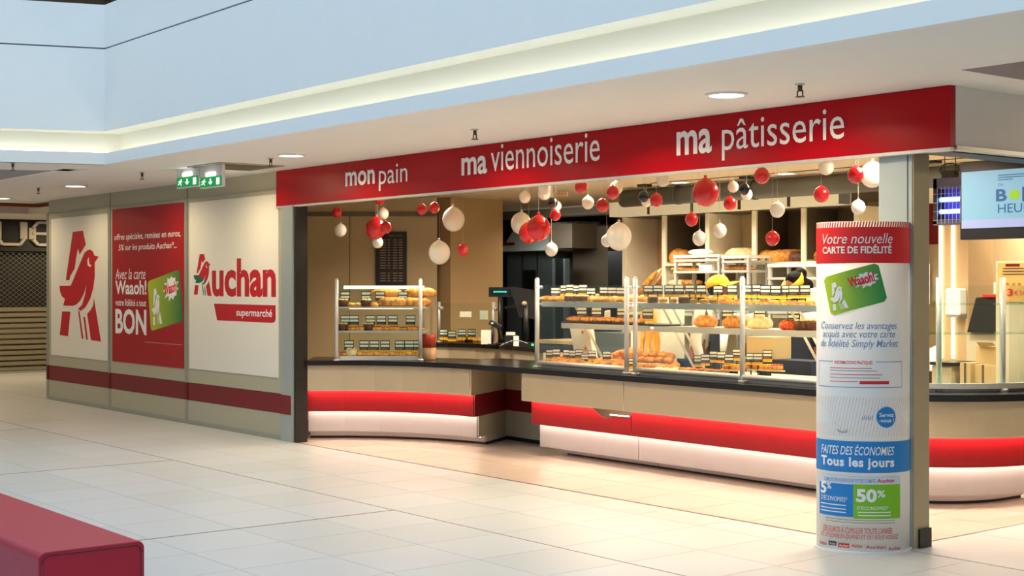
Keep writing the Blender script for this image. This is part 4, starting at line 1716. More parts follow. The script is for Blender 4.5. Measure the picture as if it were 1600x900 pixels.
# middle shelf
midc = [(909, 0), (932, 0), (972, 1), (1012, 1), (1137, 0), (1187, 0), (1240, 0)]
for i, (u, w) in enumerate(midc):
    Y = YG + 0.42
    price_card(xat(u, Y), Y, Z2 + 0.01 + (0.03 if u > 1100 else 0.02), VIEW * 0.9, f'{ORD[i]} price card from the left on the middle shelf of the main cases',
               'price cards on the middle shelf of the main cases', 1.2)
for k, u in enumerate((893, 899, 914, 921, 938, 946, 953, 962, 976, 985, 998)):
    Y = YG + 0.36
    put('croissant', m_crust, (xat(u, Y), Y, Z2 + 0.012), 'on the middle case shelf', sc=0.9)
tr = MB().box(xat(876, 8.85), YG + 0.29, Z2, xat(1040, 8.85), YG + 0.64, Z2 + 0.012).build('black_tray', m_black, None, label='shallow black tray under croissants on the middle shelf', cat='tray')
Yb = YG + 0.42
food('loafcake', 'loaf_cake', 'long golden loaf cake, leftmost on the middle shelf', 'cake', (xat(1103, Yb), Yb, Z2), VIEW, 0.95, m_crust)
food('loafcake', 'loaf_cake', 'orange brown loaf cake left of the tall metal post', 'cake', (xat(1148, Yb), Yb, Z2), VIEW, 0.95, m_crust2)
food('loafcake', 'loaf_cake', 'pale yellow loaf cake right of the tall metal post', 'cake', (xat(1188, Yb), Yb, Z2), VIEW, 0.95, m_flour)
food('loafcake', 'loaf_cake', 'reddish loaf cake on white paper beside the chocolate cake', 'cake', (xat(1234, Yb), Yb, Z2), VIEW, 0.8, m_fruit)
food('choccake', 'chocolate_cake', 'brown ribbed chocolate cake with pale icing beside the advertising column', 'cake', (xat(1262, Yb), Yb, Z2), VIEW, 0.95, m_choc)


def paper_bag(u, Y, z, w, h, label, m=m_bag, rz=VIEW):
    o = MB()
    o.add([(-w / 2, -.03, 0), (w / 2, -.03, 0), (w / 2, .03, 0), (-w / 2, .03, 0), (-w / 2 * .9, -.02, h * .8), (w / 2 * .9, -.015, h * .86), (w / 2 * .9, .015, h * .86), (-w / 2 * .9, .02, h * .8),
           (-w / 2 * .8, 0, h * .9), (w / 2 * .85, 0, h)],
          [(0, 3, 2, 1), (0, 1, 5, 4), (1, 2, 6, 5), (2, 3, 7, 6), (3, 0, 4, 7), (4, 5, 9, 8), (7, 8, 9, 6), (4, 8, 7), (5, 6, 9)])
    b = o.build('paper_bag', m, None, origin=(0, 0, 0), label=label, cat='paper bag')
    b.location = (xat(u, Y), Y, z)
    b.rotation_euler = (0, 0, rz)
    return b


paper_bag(1152, YG + 0.60, Z2, 0.12, 0.13, 'crumpled white paper bag behind the orange loaf cake')
paper_bag(1173, YG + 0.55, Z2, 0.1, 0.13, 'crumpled white paper bag right of the tall case post')
paper_bag(1264, YG + 0.60, Z2, 0.15, 0.15, 'wide white paper bag behind the chocolate cake')
paper_bag(949, YG + 0.5, Z2 + 0.012, 0.06, 0.12, 'small white paper slip among croissants on the middle shelf')
paper_bag(1270, YG + 0.3, Z1, 0.12, 0.14, 'white paper bag standing at the right end of the top shelf')
# bottom tray
botc = [(859, 553), (869, 552), (886, 553), (895, 554), (905, 553), (914, 560), (925, 555), (948, 556), (986, 568), (1091, 564), (1102, 562), (1115, 557), (1127, 558), (1139, 562), (1151, 554), (1173, 561), (1184, 561), (1199, 556)]
for i, (u, v) in enumerate(botc):
    Y = YG + 0.20 + (0.1 if u in (1151, 1199, 1115, 1127) else 0)
    z = zat(u, v + 9, Y)
    hz = max(z, Z3)
    price_card(xat(u, Y), Y, hz, VIEW * 0.9, f'{ORD[i]} price card from the left in the bottom tray of the main cases', 'price cards in the bottom tray of the main cases', 0.92, random.uniform(-.15, .15))
    if hz > Z3 + 0.01:
        MB().bar((xat(u, Y), Y + 0.004, Z3), (xat(u, Y), Y + 0.004, hz + 0.04), 0.008).build('easel', m_black, None,
            label=f'thin black easel under the {ORD[i]} price card of the bottom tray', cat='card holder', group='black card easels in the bottom tray')
k = 0
for row, Y in enumerate((YG + 0.13, YG + 0.27, YG + 0.40)):
    for u in range(856 + row * 5, 978, 16):
        if row == 0 and u > 905 and u < 0:
            continue
        put('croissant' if (k % 4) else 'roll', m_crust if k % 3 else m_crust2, (xat(u, Y), Y, Z3 + 0.012 * row), ('in the front row of the bottom tray', 'in the middle row of the bottom tray', 'in the back row of the bottom tray')[row], sc=1.0)
        k += 1
for (u, z) in ((975, .07), (968, .05), (982, .09), (960, .04), (990, .08)):
    Y = YG + 0.45
    put('croissant', mat('pink_crust', (226, 150, 92), 0.5), (xat(u, Y), Y, Z3 + z), 'heaped beside the paired posts', sc=1.4)
for i, (u, dz, Yo) in enumerate(((1001, 0, .2), (1012, 0, .22), (1024, 0, .22), (1036, 0.0, .24), (1048, 0.0, .26), (1003, .055, .3), (1016, .055, .3), (1030, .06, .32), (1044, .06, .33), (1053, .02, .36),
                                (1010, .09, .4), (1022, .10, .4), (1036, .10, .42), (1046, .09, .44))):
    Y = YG + Yo
    put('roll', m_crust2 if i % 3 else m_crust, (xat(u, Y), Y, Z3 + dz), 'in the heap right of the paired posts', sc=1.15)
# basket holding the heap
for u, lab in ((1064, 'small filled choux bun'),):
    pass
for i, (u, Yo, m) in enumerate(((1066, .22, m_crust2), (1076, .25, m_crust), (1083, .2, m_fruit), (1056, .2, m_flour), (1030, .1, m_flour), (1042, .1, m_flour), (1052, .1, m_flour))):
    Y = YG + Yo
    put('roll', m, (xat(u, Y), Y, Z3), 'in the low front of the long case', sc=0.9)
for i, u in enumerate((1112, 1128, 1100)):
    Y = YG + 0.12 + 0.02 * i
    put('sandwich', m_crust2, (xat(u, Y), Y, Z3), 'in the bottom tray of the long case', rz=VIEW, sc=0.8)
for i, (u, z, m) in enumerate(((1091, 0.02, m_fruit), (1103, 0.02, m_choc), (1117, .03, m_choc), (1138, 0.06, m_fruit), (1150, 0.07, m_yfruit), (1172, 0.06, m_fruit), (1184, 0.07, m_yfruit), (1201, 0.09, m_yfruit), (1214, 0.09, m_fruit))):
    Y = YG + 0.24
    zz = zat(u, 577, Y) if u > 1130 else Z3
    zz = max(zz, Z3 + 0.013) if u > 1130 else Z3
    put('slice', m, (xat(u, Y), Y, zz), 'on the low stands of the long case', rz=VIEW, sc=1.0)
# round cake stand plates
for i, (u0, u1, lab) in enumerate(((1128, 1160, 'pale round plate on a dark foot left of the tall post'), (1166, 1226, 'long pale plate on a dark foot right of the tall post'))):
    Y = YG + 0.24
    x0, x1 = xat(u0, Y), xat(u1, Y)
    zz = max(zat((u0 + u1) / 2, 577, Y), Z3 + 0.013)
    t = thing('cake_stand', lab, 'cake stand', ((x0 + x1) / 2, Y, Z3))
    MB().lathe([((x1 - x0) / 2, -0.012), ((x1 - x0) / 2, -0.002)], ((x0 + x1) / 2, Y, zz), 24, 1, 0.25 if i else .5).build('plate', m_flour, t)
    if zz - 0.012 > Z3:
        box('foot', (x0 + x1) / 2 - .04, Y - .03, Z3, (x0 + x1) / 2 + .04, Y + .03, zz - 0.012, m_black, t)
# navy tray block and white carton behind the cases
nvx0, nvx1 = xat(1200, 9.45), xat(1285, 9.45)
box('storage_box', nvx0, 9.30, 0.0, nvx1, 9.56, 1.0, m_navy, None, label='low navy blue storage box behind the long display case', cat='box')
cbx = box('carton', xat(1200, 9.6), 9.32, 1.001, xat(1242, 9.6), 9.55, zat(1220, 527, 9.4), m_cardb, None, label='pale open carton standing on the navy storage box', cat='box')
bg_ = thing('display_sleeve', 'white upright paper sleeve with orange stars behind the left pastry case', 'package', (xat(910, 9.35), 9.35, 0.852))
x0, x1 = xat(890, 9.2), xat(926, 9.2)
mb = MB()
zt, zb = 1.215, 0.9
mb.add([(x0, 9.2, zt), (x1 - .05, 9.2, zt), (x1 + 0.02, 9.2, zb - .04), (x0 + 0.1, 9.2, zb - .04), (x0, 9.26, zt), (x1 - .05, 9.26, zt), (x1 + 0.02, 9.26, zb - .04), (x0 + 0.1, 9.26, zb - .04)],
       [(0, 1, 2, 3), (7, 6, 5, 4), (0, 4, 5, 1), (1, 5, 6, 2), (2, 6, 7, 3), (3, 7, 4, 0)])
mb.build('sleeve', m_bag, bg_)


def star(cx, cz, r, m, Y):
    P = [(cx + (r if i % 2 == 0 else r * .5) * cos(pi * i / 7), cz + (r if i % 2 == 0 else r * .5) * sin(pi * i / 7)) for i in range(14)]
    poly('star_print', P, m, bg_, plane_y(Y))


star(xat(914, 9.19), zat(914, 545, 9.19), 0.04, mat('print_orange', (236, 140, 40), 0.6), 9.198)
star(xat(909, 9.19), zat(909, 519, 9.19), 0.022, m_pred, 9.198)
star(xat(918, 9.19), zat(918, 553, 9.19), 0.02, m_pred, 9.197)
# baguettes standing behind the case
m_bgold2 = ramp_mat('baguette_crust', (204, 134, 40), (246, 194, 84), 18, 0.5, 0.5)
bk_ = thing('baguette_crate', 'tall pale crate holding upright baguettes behind the long case', 'crate', (xat(1018, 9.7), 9.7, 0))
xa, xb = xat(995, 9.6), xat(1043, 9.6)
box('crate_back', xa, 9.80, 0.0, xb, 9.83, 1.55, m_bag, bk_)
box('crate_side', xb - .02, 9.52, 0.0, xb, 9.80, 1.45, m_bag, bk_)
box('crate_side', xa, 9.52, 0.0, xa + 0.02, 9.80, 1.2, m_bag, bk_)
box('crate_front', xa, 9.50, 0.0, xb, 9.52, 0.90, m_bag, bk_)
box('crate_bottom', xa + .02, 9.52, 0.85, xb - .02, 9.8, 0.87, m_bag, bk_)
for i, u in enumerate((998, 1005.5, 1012.5, 1019.5, 1027, 1035)):
    Y = 9.66
    single('baguette', 'baguette', f'{ORD[i]} upright baguette from the left in the crate behind the cases', 'bread', (xat(u, Y), Y, 1.13 + 0.02 * (i % 2)), 0, (0.68, 0.68, 1.25), m_bgold2 if i % 2 else mat('baguette_gold', (236, 176, 66), 0.5, bump=.3, scale=30), 'upright baguettes in the crate',
           rot=(-0.12, 0.12 + 0.03 * (i % 3), i))

# ------------------------------------------------------------------ left display case
d0, d1 = 14.67, 14.67
Pa, Pb = pu(526, d0), pu(657, d1)
lux, luy = (Pb[0] - Pa[0]), (Pb[1] - Pa[1])
LL = sqrt(lux ** 2 + luy ** 2)
lux, luy = lux / LL, luy / LL
ROTL = math.atan2(luy, lux)


def lp(a, b, z):
    """a metres along the left case, b metres behind its glass"""
    return (Pa[0] + lux * a - luy * b, Pa[1] + luy * a + lux * b, z)


def lbox(name, a0, a1, b0, b1, z0, z1, m, t, **k):
    c = lp((a0 + a1) / 2, (b0 + b1) / 2, 0)
    return MB().obox((c[0], c[1]), lux, luy, a1 - a0, b1 - b0, z0, z1).build(name, m, t, **k)


lc_ = thing('display_case', 'small three tier glass case of cakes on the left counter', 'display case', lp(LL / 2, 0, 0.852))
for a in (0.0, LL):
    q = lp(a, 0, 0)
    post_mesh(q[0], q[1], lc_, 1.695, 0.02)
lbox('glass_pane', 0.02, LL - .02, -0.003, 0.003, 0.92, 1.64, m_glass, lc_)
lbox('glass_end', LL + .02, LL + 0.026, 0.0, 0.36, 0.87, 1.55, m_glass, lc_)
lbox('glass_end', LL + .10, LL + 0.106, 0.0, 0.36, 0.87, 1.42, m_glass, lc_)
lbox('glass_roof', 0.0, LL + .08, 0.02, 0.34, 1.635, 1.643, m_glass, lc_)
lbox('roof_light', 0.04, LL + .02, 0.28, 0.31, 1.60, 1.632, mat('case_roof_led', (255, 240, 200), 0.5, emit=2.5, ecol=(250, 236, 190)), lc_)
ZL = (0.90, 1.165, 1.415)
lbox('shelf', -0.0, LL + .06, 0.03, 0.36, ZL[2] - 0.02, ZL[2], m_steel2, lc_)
lbox('shelf', 0.0, LL + .06, 0.03, 0.36, ZL[1] - 0.02, ZL[1], m_steel2, lc_)
lbox('shelf', 0.03, LL - .03, 0.02, 0.38, ZL[0] - 0.045, ZL[0], m_steel2, lc_)
for z in ZL[1:]:
    lbox('shelf_light', 0.1, LL - .1, 0.30, 0.33, z - 0.028, z - 0.021, mat('left_case_led', (255, 200, 150), 0.5, emit=8, ecol=(255, 200, 150)), lc_)


def la(u):
    return (u - 526) * d0 / F


for tier, (zz, us) in enumerate(((ZL[2], (537, 570, 592, 628)), (ZL[1], (537, 551, 577, 594, 612, 640)), (ZL[0], (543, 567, 583, 600, 623, 638, 652)))):
    nm = ('top', 'middle', 'bottom')[tier]
    for i, u in enumerate(us):
        q = lp(la(u), 0.13, zz + 0.03)
        price_card(q[0], q[1], q[2], ROTL + (0.1 if u == 628 else 0), f'{ORD[i]} price card from the left on the {nm} tier of the left case', f'price cards on the {nm} tier of the left case', 1.22)
        q = lp(la(u), 0.134, zz)
        MB().bar(q, (q[0], q[1], zz + 0.05), 0.008).build('easel', m_black, None, label=f'thin black easel under the {ORD[i]} price card of the left case {nm} tier', cat='card holder', group=f'card easels on the {nm} tier of the left case')
for i, (u, b, dz, m) in enumerate(((612, .14, 0, m_crust2), (648, .16, 0, m_crust2), (602, .22, .09, m_crust), (655, .2, .1, m_crust))):
    q = lp(la(u), b, ZL[2] + dz)
    single('longloaf', 'bread_loaf', ('brown long loaf lower left', 'brown long loaf lower right', 'golden long loaf upper left', 'golden long loaf upper right')[i] + ' on the top tier of the left case', 'bread', q, ROTL, (0.86, 0.9, 1.15), m, 'long loaves in the left case')
for i, (u, kind, m) in enumerate(((535, 'cake', m_choc), (548, 'tart', m_yfruit), (559, 'tart', m_flour), (571, 'cake', m_choc), (583, 'tart', m_crust2))):
    q = lp(la(u), 0.08, ZL[2])
    put(kind, m, q, 'on the top tier of the left case', rz=ROTL, sc=1.15)
for i, (u, kind, m) in enumerate(((534, 'cake', m_choc), (549, 'tart', m_fruit), (562, 'slice', m_crust2), (575, 'cake', m_choc), (588, 'slice', m_fruit), (602, 'tart', m_fruit), (616, 'slice', m_fruit), (630, 'tart', m_choc), (644, 'slice', m_fruit), (655, 'tart', m_fruit))):
    q = lp(la(u), 0.08, ZL[1])
    put(kind, m, q, 'on the middle tier of the left case', rz=ROTL, sc=1.15)
for i, (u, kind, m) in enumerate(((536, 'tart', m_fruit), (548, 'cake', m_flour), (560, 'tart', m_yfruit), (573, 'slice', m_yfruit), (586, 'tart', m_yfruit), (598, 'slice', m_yfruit), (611, 'tart', m_yfruit), (624, 'slice', m_yfruit), (637, 'tart', m_yfruit), (649, 'slice', m_yfruit))):
    q = lp(la(u), 0.08, ZL[0])
    put(kind, m, q, 'on the bottom tier of the left case', rz=ROTL, sc=1.15)
q = lp(la(668), 0.16, 0.852)
jr = thing('cookie_jar', 'round glass jar of red sweets at the right end of the left case', 'jar', q)
MB().lathe([(0.075, 0.0), (0.08, 0.02), (0.08, 0.13)], q, 18).build('sweets', mat('sweets_tan', (224, 170, 130), 0.5, var=.2, scale=60), jr)
MB().lathe([(0.08, 0.13), (0.08, 0.24), (0.07, 0.27)], q, 18).build('red_content', mat('sweets_red', (190, 60, 40), 0.3), jr)
MB().lathe([(0.084, 0.0), (0.084, 0.27), (0.07, 0.28)], q, 18).build('glass', m_glass, jr)

# menu board on the left wall
cbm, l_ = shopwall(587.5, 636)
mbx = thing('menu_board', 'tall black menu board with price columns on the beige wall', 'menu board', (cbm[0], cbm[1], CH - 6 * 17.1 / F))
zt, zb = CH + (444 - 362) * 17.05 / F, CH + (444 - 446) * 17.05 / F
cf = (cbm[0] + uy * 0.03, cbm[1] - ux * 0.03)
MB().obox(cf, ux, uy, l_, 0.03, zb, zt).build('board', mat('menu_black', (34, 28, 26), 0.5), mbx)
mline = mat('menu_print', (150, 136, 118), 0.6)


def menurow(a0, a1, z, h, m=mline, nm='price_row'):
    c = (cf[0] + ux * (a0 + a1) / 2 + uy * 0.017, cf[1] + uy * (a0 + a1) / 2 - ux * 0.017)
    MB().obox(c, ux, uy, (a1 - a0), 0.004, z, z + h).build(nm, m, mbx)


for k in range(17):
    if k == 12:
        continue
    z = zt - 0.105 - k * 0.031
    for a0, a1 in ((-0.13, -0.06), (-0.045, -0.01), (0.02, 0.07), (0.085, 0.135)):
        menurow(a0 * l_ / 0.36 + random.uniform(0, .01), a1 * l_ / .36, z, 0.012)


def fmenu(a, z):
    return (cf[0] + ux * a + uy * 0.0175, cf[1] + uy * a - ux * 0.0175, z)


text('PRIX DU PAIN', 'title', mline, mbx, fmenu, -0.02, 0.14, zt - 0.06, zt - 0.035)

# ------------------------------------------------------------------ register counter
ra, rb = pu(677, 16.2), pu(842, 15.0)
rc = thing('register_counter', 'raised beige counter with black top behind the left worktop', 'counter', (ra[0], ra[1], 0))
rpath = [pu(672, 16.3), pu(700, 16.3), pu(740, 16.1), pu(780, 15.75), pu(815, 15.3), pu(845, 14.9)]
MB().ribbon(rpath, 0.0, 0.55, 0.925, 0.97).build('top', m_top, rc)
MB().ribbon(rpath, 0.03, 0.08, 0.0, 0.925).build('front_panel', m_taupe, rc)
MB().ribbon(rpath, 0.08, 0.5, 0.0, 0.92).build('carcass', m_taupe, rc)
ZR = 0.97
gs = thing('glass_screen', 'low glass sneeze screen with two paper notes beside the till', 'glass screen', (*pu(728, 16.5), ZR))
qa, qb = pu(686, 16.45), pu(771, 16.1)
for q, rr_ in ((qa, .018), (qb, .018)):
    MB().cyl((q[0], q[1], ZR), (q[0], q[1], ZR + 0.475), rr_, 10).build('post', m_steel2, gs)
    MB().cyl((q[0], q[1], ZR), (q[0], q[1], ZR + 0.015), rr_ * 2, 10).build('post_foot', m_steel2, gs)
    MB().cyl((q[0], q[1], ZR + 0.40), (q[0] + 0.05, q[1] + 0.02, ZR + 0.40), 0.02, 8).build('clamp', m_steel2, gs)
gx, gy = qb[0] - qa[0], qb[1] - qa[1]
gl = sqrt(gx * gx + gy * gy)
gx, gy = gx / gl, gy / gl
cc = ((qa[0] + qb[0]) / 2, (qa[1] + qb[1]) / 2)
MB().obox(cc, gx, gy, gl - 0.06, 0.006, ZR + 0.08, ZR + 0.46).build('glass_pane', m_glass, gs)
for (u, w, z0_, z1_) in ((728, 0.155, 0.30, 0.365), (756.5, 0.11, 0.27, 0.375)):
    q = pu(u, 16.27)
    MB().obox((q[0] + gy * 0.006, q[1] - gx * 0.006), gx, gy, w, 0.002, ZR + z0_, ZR + z1_).build('paper_note', m_strip, gs)
for i, (u, dz) in enumerate(((693, .02), (706, .0), (722, .02), (737, .02))):
    q = pu(u, 16.6 - 0.1 * (i == 1))
    q = pu(u, 16.42)
    price_card(q[0], q[1], ZR + 0.015 + dz, AZ - pi / 2, f'{ORD[i]} price card from the left beside the till', 'price cards beside the till', 1.15)
    MB().bar((q[0], q[1] + .004, ZR), (q[0], q[1] + .004, ZR + .07), 0.008).build('easel', m_black, None, label=f'thin black easel under the {ORD[i]} price card beside the till', cat='card holder', group='card easels beside the till')
for i, (u, kind, m) in enumerate(((691, 'tart', m_yfruit), (701, 'tart', m_yfruit), (713, 'tart', m_crust2), (722, 'tart', m_fruit), (732, 'cake', m_choc), (741, 'tart', m_yfruit), (749, 'tart', m_crust))):
    q = pu(u, 16.62)
    put(kind, m, (q[0], q[1], ZR), 'on the counter beside the till', rz=0.5, sc=1.1)
# till : customer display, monitor, scanner, printer
q = pu(782, 15.9)
cd = thing('customer_display', 'black pole mounted customer price display at the till', 'till display', (q[0], q[1], ZR))
MB().lathe([(0.07, 0), (0.07, 0.015), (0.03, 0.02)], (q[0], q[1], ZR), 16).build('base', m_black, cd)
MB().cyl((q[0], q[1], ZR), (q[0], q[1], CH - 20 * 15.9 / F), 0.03, 12).build('pole', m_black, cd)
zz = CH - 20 * 15.9 / F
MB().obox(q, RX, RY, 0.265, 0.06, zz, zz + 0.11).build('head', m_black, cd)
MB().obox((q[0] - FX * 0.032, q[1] - FY * 0.032), RX, RY, 0.225, 0.004, zz + 0.025, zz + 0.085).build('screen', mat('vfd_screen', (10, 30, 30), 0.2), cd)
for k in range(7):
    c = (q[0] - FX * 0.036 + RX * (-0.07 + k * 0.022), q[1] - FY * 0.036 + RY * (-0.07 + k * 0.022))
    MB().obox(c, RX, RY, 0.014, 0.002, zz + 0.05, zz + 0.068).build('digit', mat('vfd_digit', (60, 200, 180), 0.5, emit=0.8), cd)
q = pu(822, 15.7)
mo = thing('till_monitor', 'tilted black touch monitor beside the customer display', 'monitor', (q[0], q[1], ZR))
zc_ = CH - 30 * 15.7 / F
P = []
w, h = 0.13, 0.17
mb = MB()
for dd in (0, 0.04):
    for a, b in ((-1, -1), (1, -1), (1, 1), (-1, 1)):
        xx = a * w - b * 0.05
        P.append((q[0] + RX * xx + FX * dd, q[1] + RY * xx + FY * dd, zc_ + b * h - a * 0.02))
mb.add(P, [(0, 1, 2, 3), (7, 6, 5, 4), (0, 4, 5, 1), (1, 5, 6, 2), (2, 6, 7, 3), (3, 7, 4, 0)]).build('screen', m_black, mo)
mb = MB().cyl((q[0], q[1], ZR), (q[0], q[1], zc_), 0.03, 10)
mb.bar(pu(790, 15.85) + (zc_ - 0.05,), (q[0], q[1], zc_ - 0.02), 0.03)
mb.build('arm', m_black, mo)
MB().obox(q, RX, RY, 0.2, 0.18, ZR, ZR + 0.03).build('base', m_black, mo)
MB().ell((q[0] - FX * 0.05 - RX * .02, q[1] - FY * 0.05 - RY * .02, zc_ + 0.0), 0.03, 0.03, 0.025).build('lamp', mat('monitor_hub', (190, 160, 110), 0.4), mo)
q = pu(769, 15.75)
scn = thing('barcode_scanner', 'black hand scanner on its stand in front of the till', 'scanner', (q[0], q[1], ZR))
MB().cyl((q[0], q[1], ZR), (q[0], q[1], ZR + 0.2), 0.012, 8).build('stand', m_black, scn)
MB().lathe([(0.05, 0), (0.05, 0.012)], (q[0], q[1], ZR), 14).build('base', m_black, scn)
MB().bar((q[0] - RX * .03, q[1] - RY * .03, ZR + 0.26), (q[0] + RX * .1, q[1] + RY * .1, ZR + 0.19), 0.05, 0.06).build('head', m_black, scn, bev=0.01)
MB().bar((q[0] + RX * .07, q[1] + RY * .07, ZR + 0.2), (q[0] + RX * .11, q[1] + RY * .11, ZR + 0.05), 0.035, 0.04).build('handle', m_black, scn, bev=0.008)
MB().ell((q[0] - FX * .04, q[1] - FY * .04, ZR + 0.24), 0.02, 0.02, 0.016).build('lens', m_steel, scn)
q = pu(798, 15.55)
rp = thing('receipt_printer', 'black receipt printer with paper curl beside the till', 'printer', (q[0], q[1], ZR))
MB().obox(q, RX, RY, 0.14, 0.14, ZR, ZR + 0.12).build('body', m_black, rp, bev=0.01)
MB().obox((q[0] + RX * .06 - FX * .08, q[1] + RY * .06 - FY * .08), RX, RY, 0.06, 0.004, ZR + 0.0, ZR + 0.11).build('receipt', m_strip, rp)
MB().obox((q[0], q[1]), RX, RY, 0.10, 0.10, ZR + 0.12, ZR + 0.15).build('paper', m_bag, rp)
q = pu(760, 15.95)
MB().obox(q, RX, RY, 0.12, 0.06, ZR, ZR + 0.16).build('napkin_holder', m_strip, None, label='small cream napkin holder left of the scanner', cat='napkin holder')
q = pu(832, 15.0)
tm = thing('card_terminal', 'small dark card terminal with green lamp at the counter end', 'terminal', (q[0], q[1], ZR))
MB().obox(q, RX, RY, 0.09, 0.07, ZR, ZR + 0.06).build('body', m_black, tm)
MB().ell((q[0] - FX * .04, q[1] - FY * .04, ZR + 0.035), 0.012, 0.012, 0.012).build('green_lamp', mat('green_led', (40, 255, 90), 0.4, emit=4), tm)
pts = [(q[0] - RX * t * .35, q[1] - RY * t * .35, ZR + 0.02 + 0.06 * sin(t * pi)) for t in [i / 8 for i in range(9)]]
MB().tube(pts, 0.006, 6).build('cable', m_pgrey, tm)

# ------------------------------------------------------------------ kitchen behind
hood = thing('extractor_hood', 'sloping stainless extractor hood in the dark kitchen', 'hood', (xat(830, 12.6), 12.6, zat(830, 395, 12.6)))
x0, x1 = xat(782, 12.6), xat(858, 12.6)
z0, z1 = zat(820, 392, 12.6), zat(820, 348, 12.6)
mb = MB()
x2 = xat(878, 12.6)
mb.add([(x0, 12.6, z0), (x1, 12.6, z0), (x2, 12.9, z1), (x0, 12.9, z1), (x0, 13.3, z0), (x1, 13.3, z0), (x2, 13.3, z1), (x0, 13.3, z1)],
       [(0, 1, 2, 3), (4, 7, 6, 5), (0, 4, 5, 1), (3, 2, 6, 7), (1, 5, 6, 2), (0, 3, 7, 4)])
mb.build('canopy', mat('hood_steel', (206, 212, 204), 0.45, 0.1, var=.1), hood)
pbox(MB(), 782, 379, 803, 383, 12.58, 0.02).build('red_label', m_cred, hood)
pbox(MB(), 858, 350, 894, 388, 12.55, 0.8).build('duct_box', mat('duct_brown', (104, 86, 66), 0.5), hood)
ov = thing('bread_oven', 'tall dark steel deck oven with narrow window in the kitchen', 'oven', (xat(830, 12.9), 12.9, 0))
pbox(MB(), 786, 392, 862, 640, 12.9, 0.8).build('body', m_gsteel, ov)
pbox(MB(), 786, 392, 792, 640, 12.89, 0.01).build('side_strip', m_vdark, ov)
for u in (816, 839):
    pbox(MB(), u - 0.5, 392, u + 0.5, 560, 12.89, 0.01).build('door_joint', m_vdark, ov)
pbox(MB(), 818, 422, 836, 540, 12.885, 0.02).build('window', m_vdark, ov)
dk = thing('door_2', None, None, kind='structure')
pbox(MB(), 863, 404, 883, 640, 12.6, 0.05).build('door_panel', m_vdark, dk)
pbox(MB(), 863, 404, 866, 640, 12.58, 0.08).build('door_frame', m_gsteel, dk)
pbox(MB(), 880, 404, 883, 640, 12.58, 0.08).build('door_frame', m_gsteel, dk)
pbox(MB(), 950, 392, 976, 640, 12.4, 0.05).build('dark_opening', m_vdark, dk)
tr_ = thing('track_light', 'long cream ceiling light bar above the kitchen pass', 'light', (xat(840, 10.4), 10.4, 2.6))
a, b = (xat(799, 10.4), 10.4, zat(799, 299.5, 10.4)), (xat(846, 10.4), 10.4, zat(846, 299.5, 10.4))
MB().bar(a, b, 0.03, 0.05).build('bar', m_flour, tr_)
for q in (a, b):
    MB().bar((q[0], q[1], q[2]), (q[0], q[1], 2.7), 0.01).build('hanger', m_steel, tr_)
tr2 = thing('track_light', 'short cream ceiling light bar right of the balloon pair', 'light', (xat(870, 10.2), 10.2, 2.6))
a, b = (xat(861, 10.2), 10.2, zat(861, 303.5, 10.2)), (xat(886, 10.2), 10.2, zat(886, 303.5, 10.2))
MB().bar(a, b, 0.03, 0.05).build('bar', m_flour, tr2)
MB().bar(((a[0] + b[0]) / 2, a[1], a[2]), ((a[0] + b[0]) / 2, a[1], 2.7), 0.01).build('hanger', m_steel, tr2)
wt2 = thing('prep_table', 'stainless prep table with pale top behind the left pastry case', 'table', (xat(890, 10.6), 10.6, 0))
x0, x1 = xat(840, 10.6), xat(935, 10.6)
zt_ = zat(890, 533, 10.6)
box('top', x0, 10.6, zt_ - 0.04, x1, 11.12, zt_, m_flour, wt2)
for x in (x0 + .05, x1 - .05):
    for y in (10.65, 11.07):
        box('leg', x - .02, y - .02, 0, x + .02, y + .02, zt_ - 0.04, m_steel, wt2)
box('undershelf', x0 + .05, 10.65, 0.3, x1 - .05, 11.08, 0.33, m_steel, wt2)
box('side_panel', x0 + .05, 11.05, 0.33, x1 - .05, 11.07, zt_ - .04, m_gsteel, wt2)
box('steel_cabinet', xat(925, 10.4), 10.4, 0, xat(972, 10.4), 11.0, zat(950, 520, 10.4), m_gsteel, None, label='low dark steel cabinet right of the prep table', cat='cabinet')

# ------------------------------------------------------------------ bread wall
YB = 11.2
bw = thing('bread_shelving', 'white framed bread wall with open bays and lit top boxes', 'shelving', (xat(1120, YB), YB, 0))
m_post = mat('shelf_white', (232, 226, 204), 0.5)
edges = [977, 1039, 1107, 1180, 1257, 1340]
backs = [m_wall2, m_dark, m_wall, m_dark, m_dark]  # dark entries paint the shade of those bays into the back colour
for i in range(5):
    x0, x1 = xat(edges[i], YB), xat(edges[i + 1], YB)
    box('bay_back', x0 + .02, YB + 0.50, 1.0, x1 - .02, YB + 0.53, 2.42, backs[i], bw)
    if i in (1, 3, 4):  # thin dark sheets carry the painted shade onto the bay sides
        box('bay_shade_lining', x0 + .016, YB + .02, 1.9, x0 + .02, YB + 0.50, 2.42, backs[i], bw)
        box('bay_shade_lining', x1 - .02, YB + .02, 1.9, x1 - .016, YB + 0.50, 2.42, backs[i], bw)
for u in edges:
    x = xat(u, YB)
    box('divider', x - 0.016, YB, 0.0, x + 0.016, YB + 0.55, 2.42, m_post, bw)
    box('divider_edge', x - 0.03, YB - 0.02, 0.0, x + 0.03, YB, 2.42, m_post, bw)
for i in range(1, 5):
    x0, x1 = xat(edges[i], YB), xat(edges[i + 1], YB)
    box('shelf', x0 + .03, YB - 0.05, 1.855, x1 - .03, YB + 0.5, 1.88, m_post, bw)
    box('shelf', x0 + .03, YB - 0.02, 1.62, x1 - .03, YB + 0.5, 1.64, m_steel2, bw)
    box('shelf', x0 + .03, YB, 1.30, x1 - .03, YB + 0.5, 1.33, m_post, bw)
